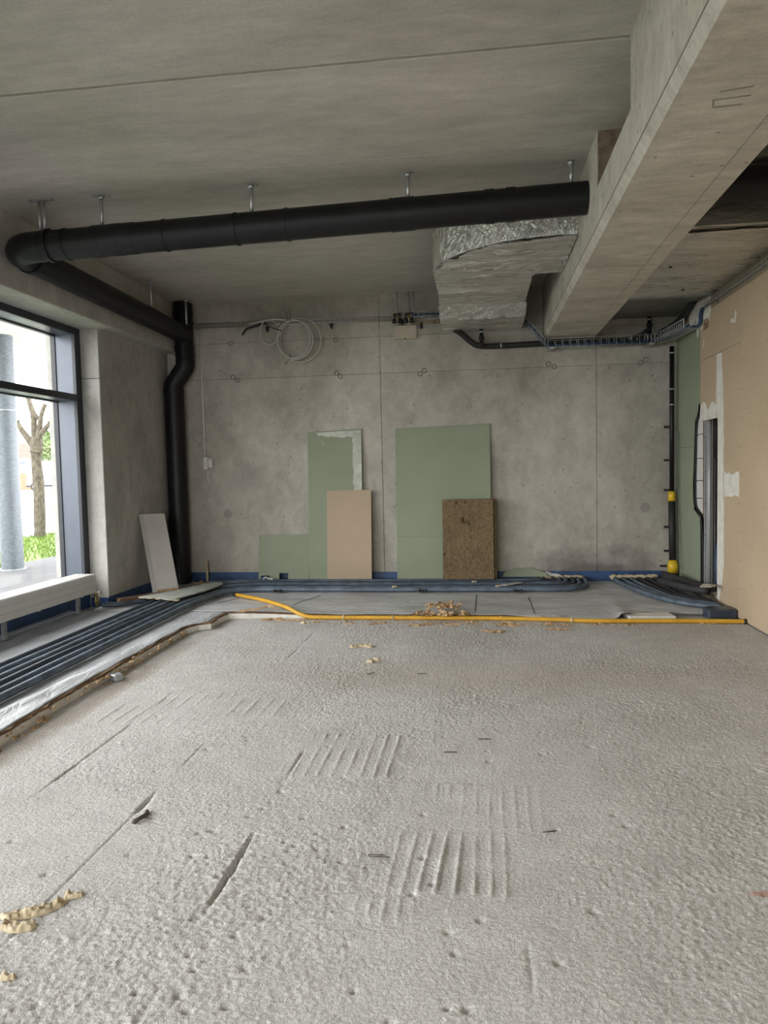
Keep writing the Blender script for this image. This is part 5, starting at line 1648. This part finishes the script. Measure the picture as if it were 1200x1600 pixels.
# ------------------------------------------------------------------ outside
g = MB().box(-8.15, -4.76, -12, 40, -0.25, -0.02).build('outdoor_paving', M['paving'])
tag(g, 'pale paving under the canopy outside the window', 'paving', kind='structure')
mb = MB()
mb.add([(-11.65, -30, -0.03), (-11.65, 120, -0.03), (-75, 120, 0.9), (-75, -30, 0.9)], [(0, 1, 2, 3)])
g = mb.build('road', M['road'], solid=0.2)
tag(g, 'pale bright road beyond the lawn outside', 'road', kind='structure')
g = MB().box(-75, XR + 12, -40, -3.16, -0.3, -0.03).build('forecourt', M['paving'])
tag(g, 'pale forecourt outside the shopfront behind the viewer', 'paving', kind='structure')
rg = random.Random(5)
mb = MB().box(-11.65, -8.15, -12, 40, -0.25, -0.02)
for k in range(9000):
    y = rg.uniform(9, 24); x = rg.uniform(-11.65, -8.15)
    hh = rg.uniform(0.03, 0.08); an = rg.uniform(0, PI); w = 0.012
    dx, dy = math.cos(an) * w, math.sin(an) * w
    b = len(mb.v)
    mb.v += [(x - dx, y - dy, -0.021), (x + dx, y + dy, -0.021), (x + rg.uniform(-.03, .03), y + rg.uniform(-.03, .03), hh)]
    mb.f.append((b, b + 1, b + 2))
g = mb.build('lawn', M['grass'])
tag(g, 'bright green lawn strip outside the window', 'lawn', kind='stuff')
g = MB().box(-7.95, -4.76, 7.0, 40, 3.85, 4.12).build('canopy', M['soffit'], bevel=0.02)
tag(g, 'pale canopy soffit above the paving outside the window', 'canopy', kind='structure')
MB().box(-7.99, -7.94, 6.95, 40, 3.80, 4.16).build('fascia', M['soffit'], g)
sc = empty('steel_column', (-7.74, 11.15, -0.02))
tag(sc, 'round galvanised steel column outside the window', 'column')
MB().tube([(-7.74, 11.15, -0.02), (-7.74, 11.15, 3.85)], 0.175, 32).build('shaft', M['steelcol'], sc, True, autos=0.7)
MB().tube([(-7.74, 11.15, 2.62), (-7.74, 11.15, 2.635)], 0.179, 32).build('weld_seam', M['galvdull'], sc, True, autos=0.7)
MB().tube([(-7.74, 11.15, -0.02), (-7.74, 11.15, 0.0)], 0.21, 32).build('base_ring', M['galvdull'], sc, True, autos=0.7)

# pollarded tree
tr_ = empty('pollarded_tree', (-11.2, 17.29, 0))
tag(tr_, 'bare pollarded tree with stubby branches on the lawn outside', 'tree')
rt = random.Random(2)
tx, ty = -11.2, 17.29


def limb(pts, r0, r1, name):
    p = spline(pts, 7)
    m = len(p)
    rad = [(r0 + (r1 - r0) * k / (m - 1)) * rt.uniform(0.96, 1.05) for k in range(m)]
    if name == 'branch':
        rad[-2] *= 1.35; rad[-1] *= 1.2
    MB().tube(p, rad, 12).build(name, M['bark'], tr_, True)


limb([(tx, ty, -0.05), (tx + 0.02, ty, 0.6), (tx + 0.03, ty, 1.3), (tx + 0.0, ty, 1.95), (tx + 0.02, ty, 2.35)], 0.145, 0.125, 'trunk')
limb([(tx + 0.01, ty, 2.15), (tx + 0.04, ty, 2.35), (tx + 0.07, ty - 0.02, 2.55)], 0.16, 0.13, 'crown_knot')
limb([(tx, ty, 2.25), (tx - 0.22, ty, 2.55), (tx - 0.40, ty, 2.80), (tx - 0.48, ty, 2.98)], 0.09, 0.05, 'branch')
limb([(tx, ty, 2.30), (tx - 0.05, ty + 0.05, 2.75), (tx - 0.02, ty, 3.10), (tx - 0.10, ty, 3.40), (tx - 0.13, ty, 3.56)], 0.085, 0.055, 'branch')
limb([(tx + 0.05, ty, 2.35), (tx + 0.13, ty, 2.75), (tx + 0.20, ty, 3.10), (tx + 0.32, ty, 3.38)], 0.08, 0.045, 'branch')
limb([(tx + 0.06, ty, 2.35), (tx + 0.20, ty - 0.05, 2.62), (tx + 0.36, ty, 2.82), (tx + 0.44, ty, 2.92)], 0.075, 0.05, 'branch')
limb([(tx + 0.10, ty, 3.0), (tx + 0.02, ty, 3.15), (tx - 0.06, ty, 3.3)], 0.05, 0.04, 'branch')

# fence of boards far behind
fe = empty('wooden_fence', (-40, 60, 0.4))
tag(fe, 'reddish wooden board fence far across the road', 'fence')
x = -43.0
k = 0
while x < -38.6:
    MB().box(x, x + 0.20, 60.0, 60.04, 0.45, 1.95 + 0.02 * (k % 2)).build('board', M['fencewood'], fe)
    x += 0.22
    k += 1
for z in (0.7, 1.7):
    MB().box(-43, -38.6, 60.04, 60.10, z, z + 0.1).build('rail', M['fencewood'], fe)
# low white building with flat roof edge
lb = empty('low_building', (-36, 66, 0.5))
tag(lb, 'low white flat roofed building far across the road', 'building')
MB().box(-47, -30, 66, 74, 0.0, 2.95).build('wall', M['render'], lb)
MB().box(-47.3, -29.7, 65.6, 74.3, 2.95, 3.15).build('roof_edge', M['sheenroof'], lb)
for x in (-43.6, -42.2):
    w_ = MB().box(x, x + 0.8, 65.95, 66.02, 1.9, 2.75).build('window', M['frame'], lb)
    MB().box(x + 0.08, x + 0.72, 65.93, 65.96, 1.98, 2.67).build('pane', M['darkglass'], w_)
# house with a brown pitched roof
hs = empty('house', (-58, 90, 0.5))
tag(hs, 'distant house with brown pitched roof behind the low building', 'house')
MB().box(-63, -50, 90, 98, 0, 4.3).build('wall', M['render'], hs)
MB().prism([(-64, 4.2), (-49, 4.2), (-53.5, 6.4), (-59.5, 6.4)], 'y', 89.6, 98.4).build('roof', M['rooftile'], hs)
# far trees
def far_tree(x, y, z, r, hgt, n, label, seed):
    t = empty('garden_tree', (x, y, 0.5))
    tag(t, label, 'tree', 'garden trees before the house')
    r_ = random.Random(seed)
    MB().tube([(x, y, 0.3), (x, y, z)], 0.15, 8).build('trunk', M['bark'], t)
    mb = MB()
    for k in range(n):
        v = r_.random()
        rad = r * (1 - v) ** 0.7 * math.sqrt(r_.random()) if hgt > 2.5 * r else r * math.sqrt(r_.random())
        a = r_.uniform(0, 2 * PI)
        px, py, pz_ = x + rad * math.cos(a), y + rad * math.sin(a), z + hgt * v
        s = r_.uniform(0.12, 0.28)
        d1 = Vector((r_.uniform(-1, 1), r_.uniform(-1, 1), r_.uniform(-1, 1))).normalized() * s
        d2 = Vector((r_.uniform(-1, 1), r_.uniform(-1, 1), r_.uniform(-1, 1))).normalized() * s
        b = len(mb.v)
        p = Vector((px, py, pz_))
        mb.v += [tuple(p - d1), tuple(p + d2), tuple(p + d1), tuple(p - d2)]
        mb.f.append((b, b + 1, b + 2, b + 3))
    mb.build('foliage', M['leaf'], t)


far_tree(-49.0, 78, 2.0, 1.9, 4.8, 700, 'tall conical garden tree before the distant house', 1)
far_tree(-46.4, 80, 2.2, 1.7, 2.2, 500, 'round bushy garden tree right of the conical one', 2)
far_tree(-54.5, 78, 2.0, 1.4, 1.8, 400, 'small round garden tree left of the conical one', 3)
# white van
vn = empty('white_van', (-31, 50, 0.55))
tag(vn, 'white van parked across the road outside', 'van')
MB().prism([(-32.6, 0.85), (-29.0, 0.85), (-28.4, 1.1), (-28.4, 1.7), (-29.0, 1.85), (-29.6, 2.7), (-32.6, 2.75)], 'y', 49, 50.9).build('body', M['vanwhite'], vn, bevel=0.06, seg=2)
MB().prism([(-29.05, 1.88), (-29.55, 2.6), (-30.3, 2.6), (-30.3, 1.88)], 'y', 48.98, 49.0).build('side_window', M['darkglass'], vn)
MB().box(-32.6, -28.4, 48.97, 49.0, 0.85, 1.0).build('bumper', M['frame'], vn)
for x in (-31.9, -29.2):
    w_ = MB().tube([(x, 48.95, 0.88), (x, 49.25, 0.88)], 0.36, 20).build('wheel', M['blackmatte'], vn, True, autos=0.7)
    MB().tube([(x, 48.93, 0.88), (x, 48.96, 0.88)], 0.2, 14).build('hub_cap', M['galv'], w_, True, autos=0.7)
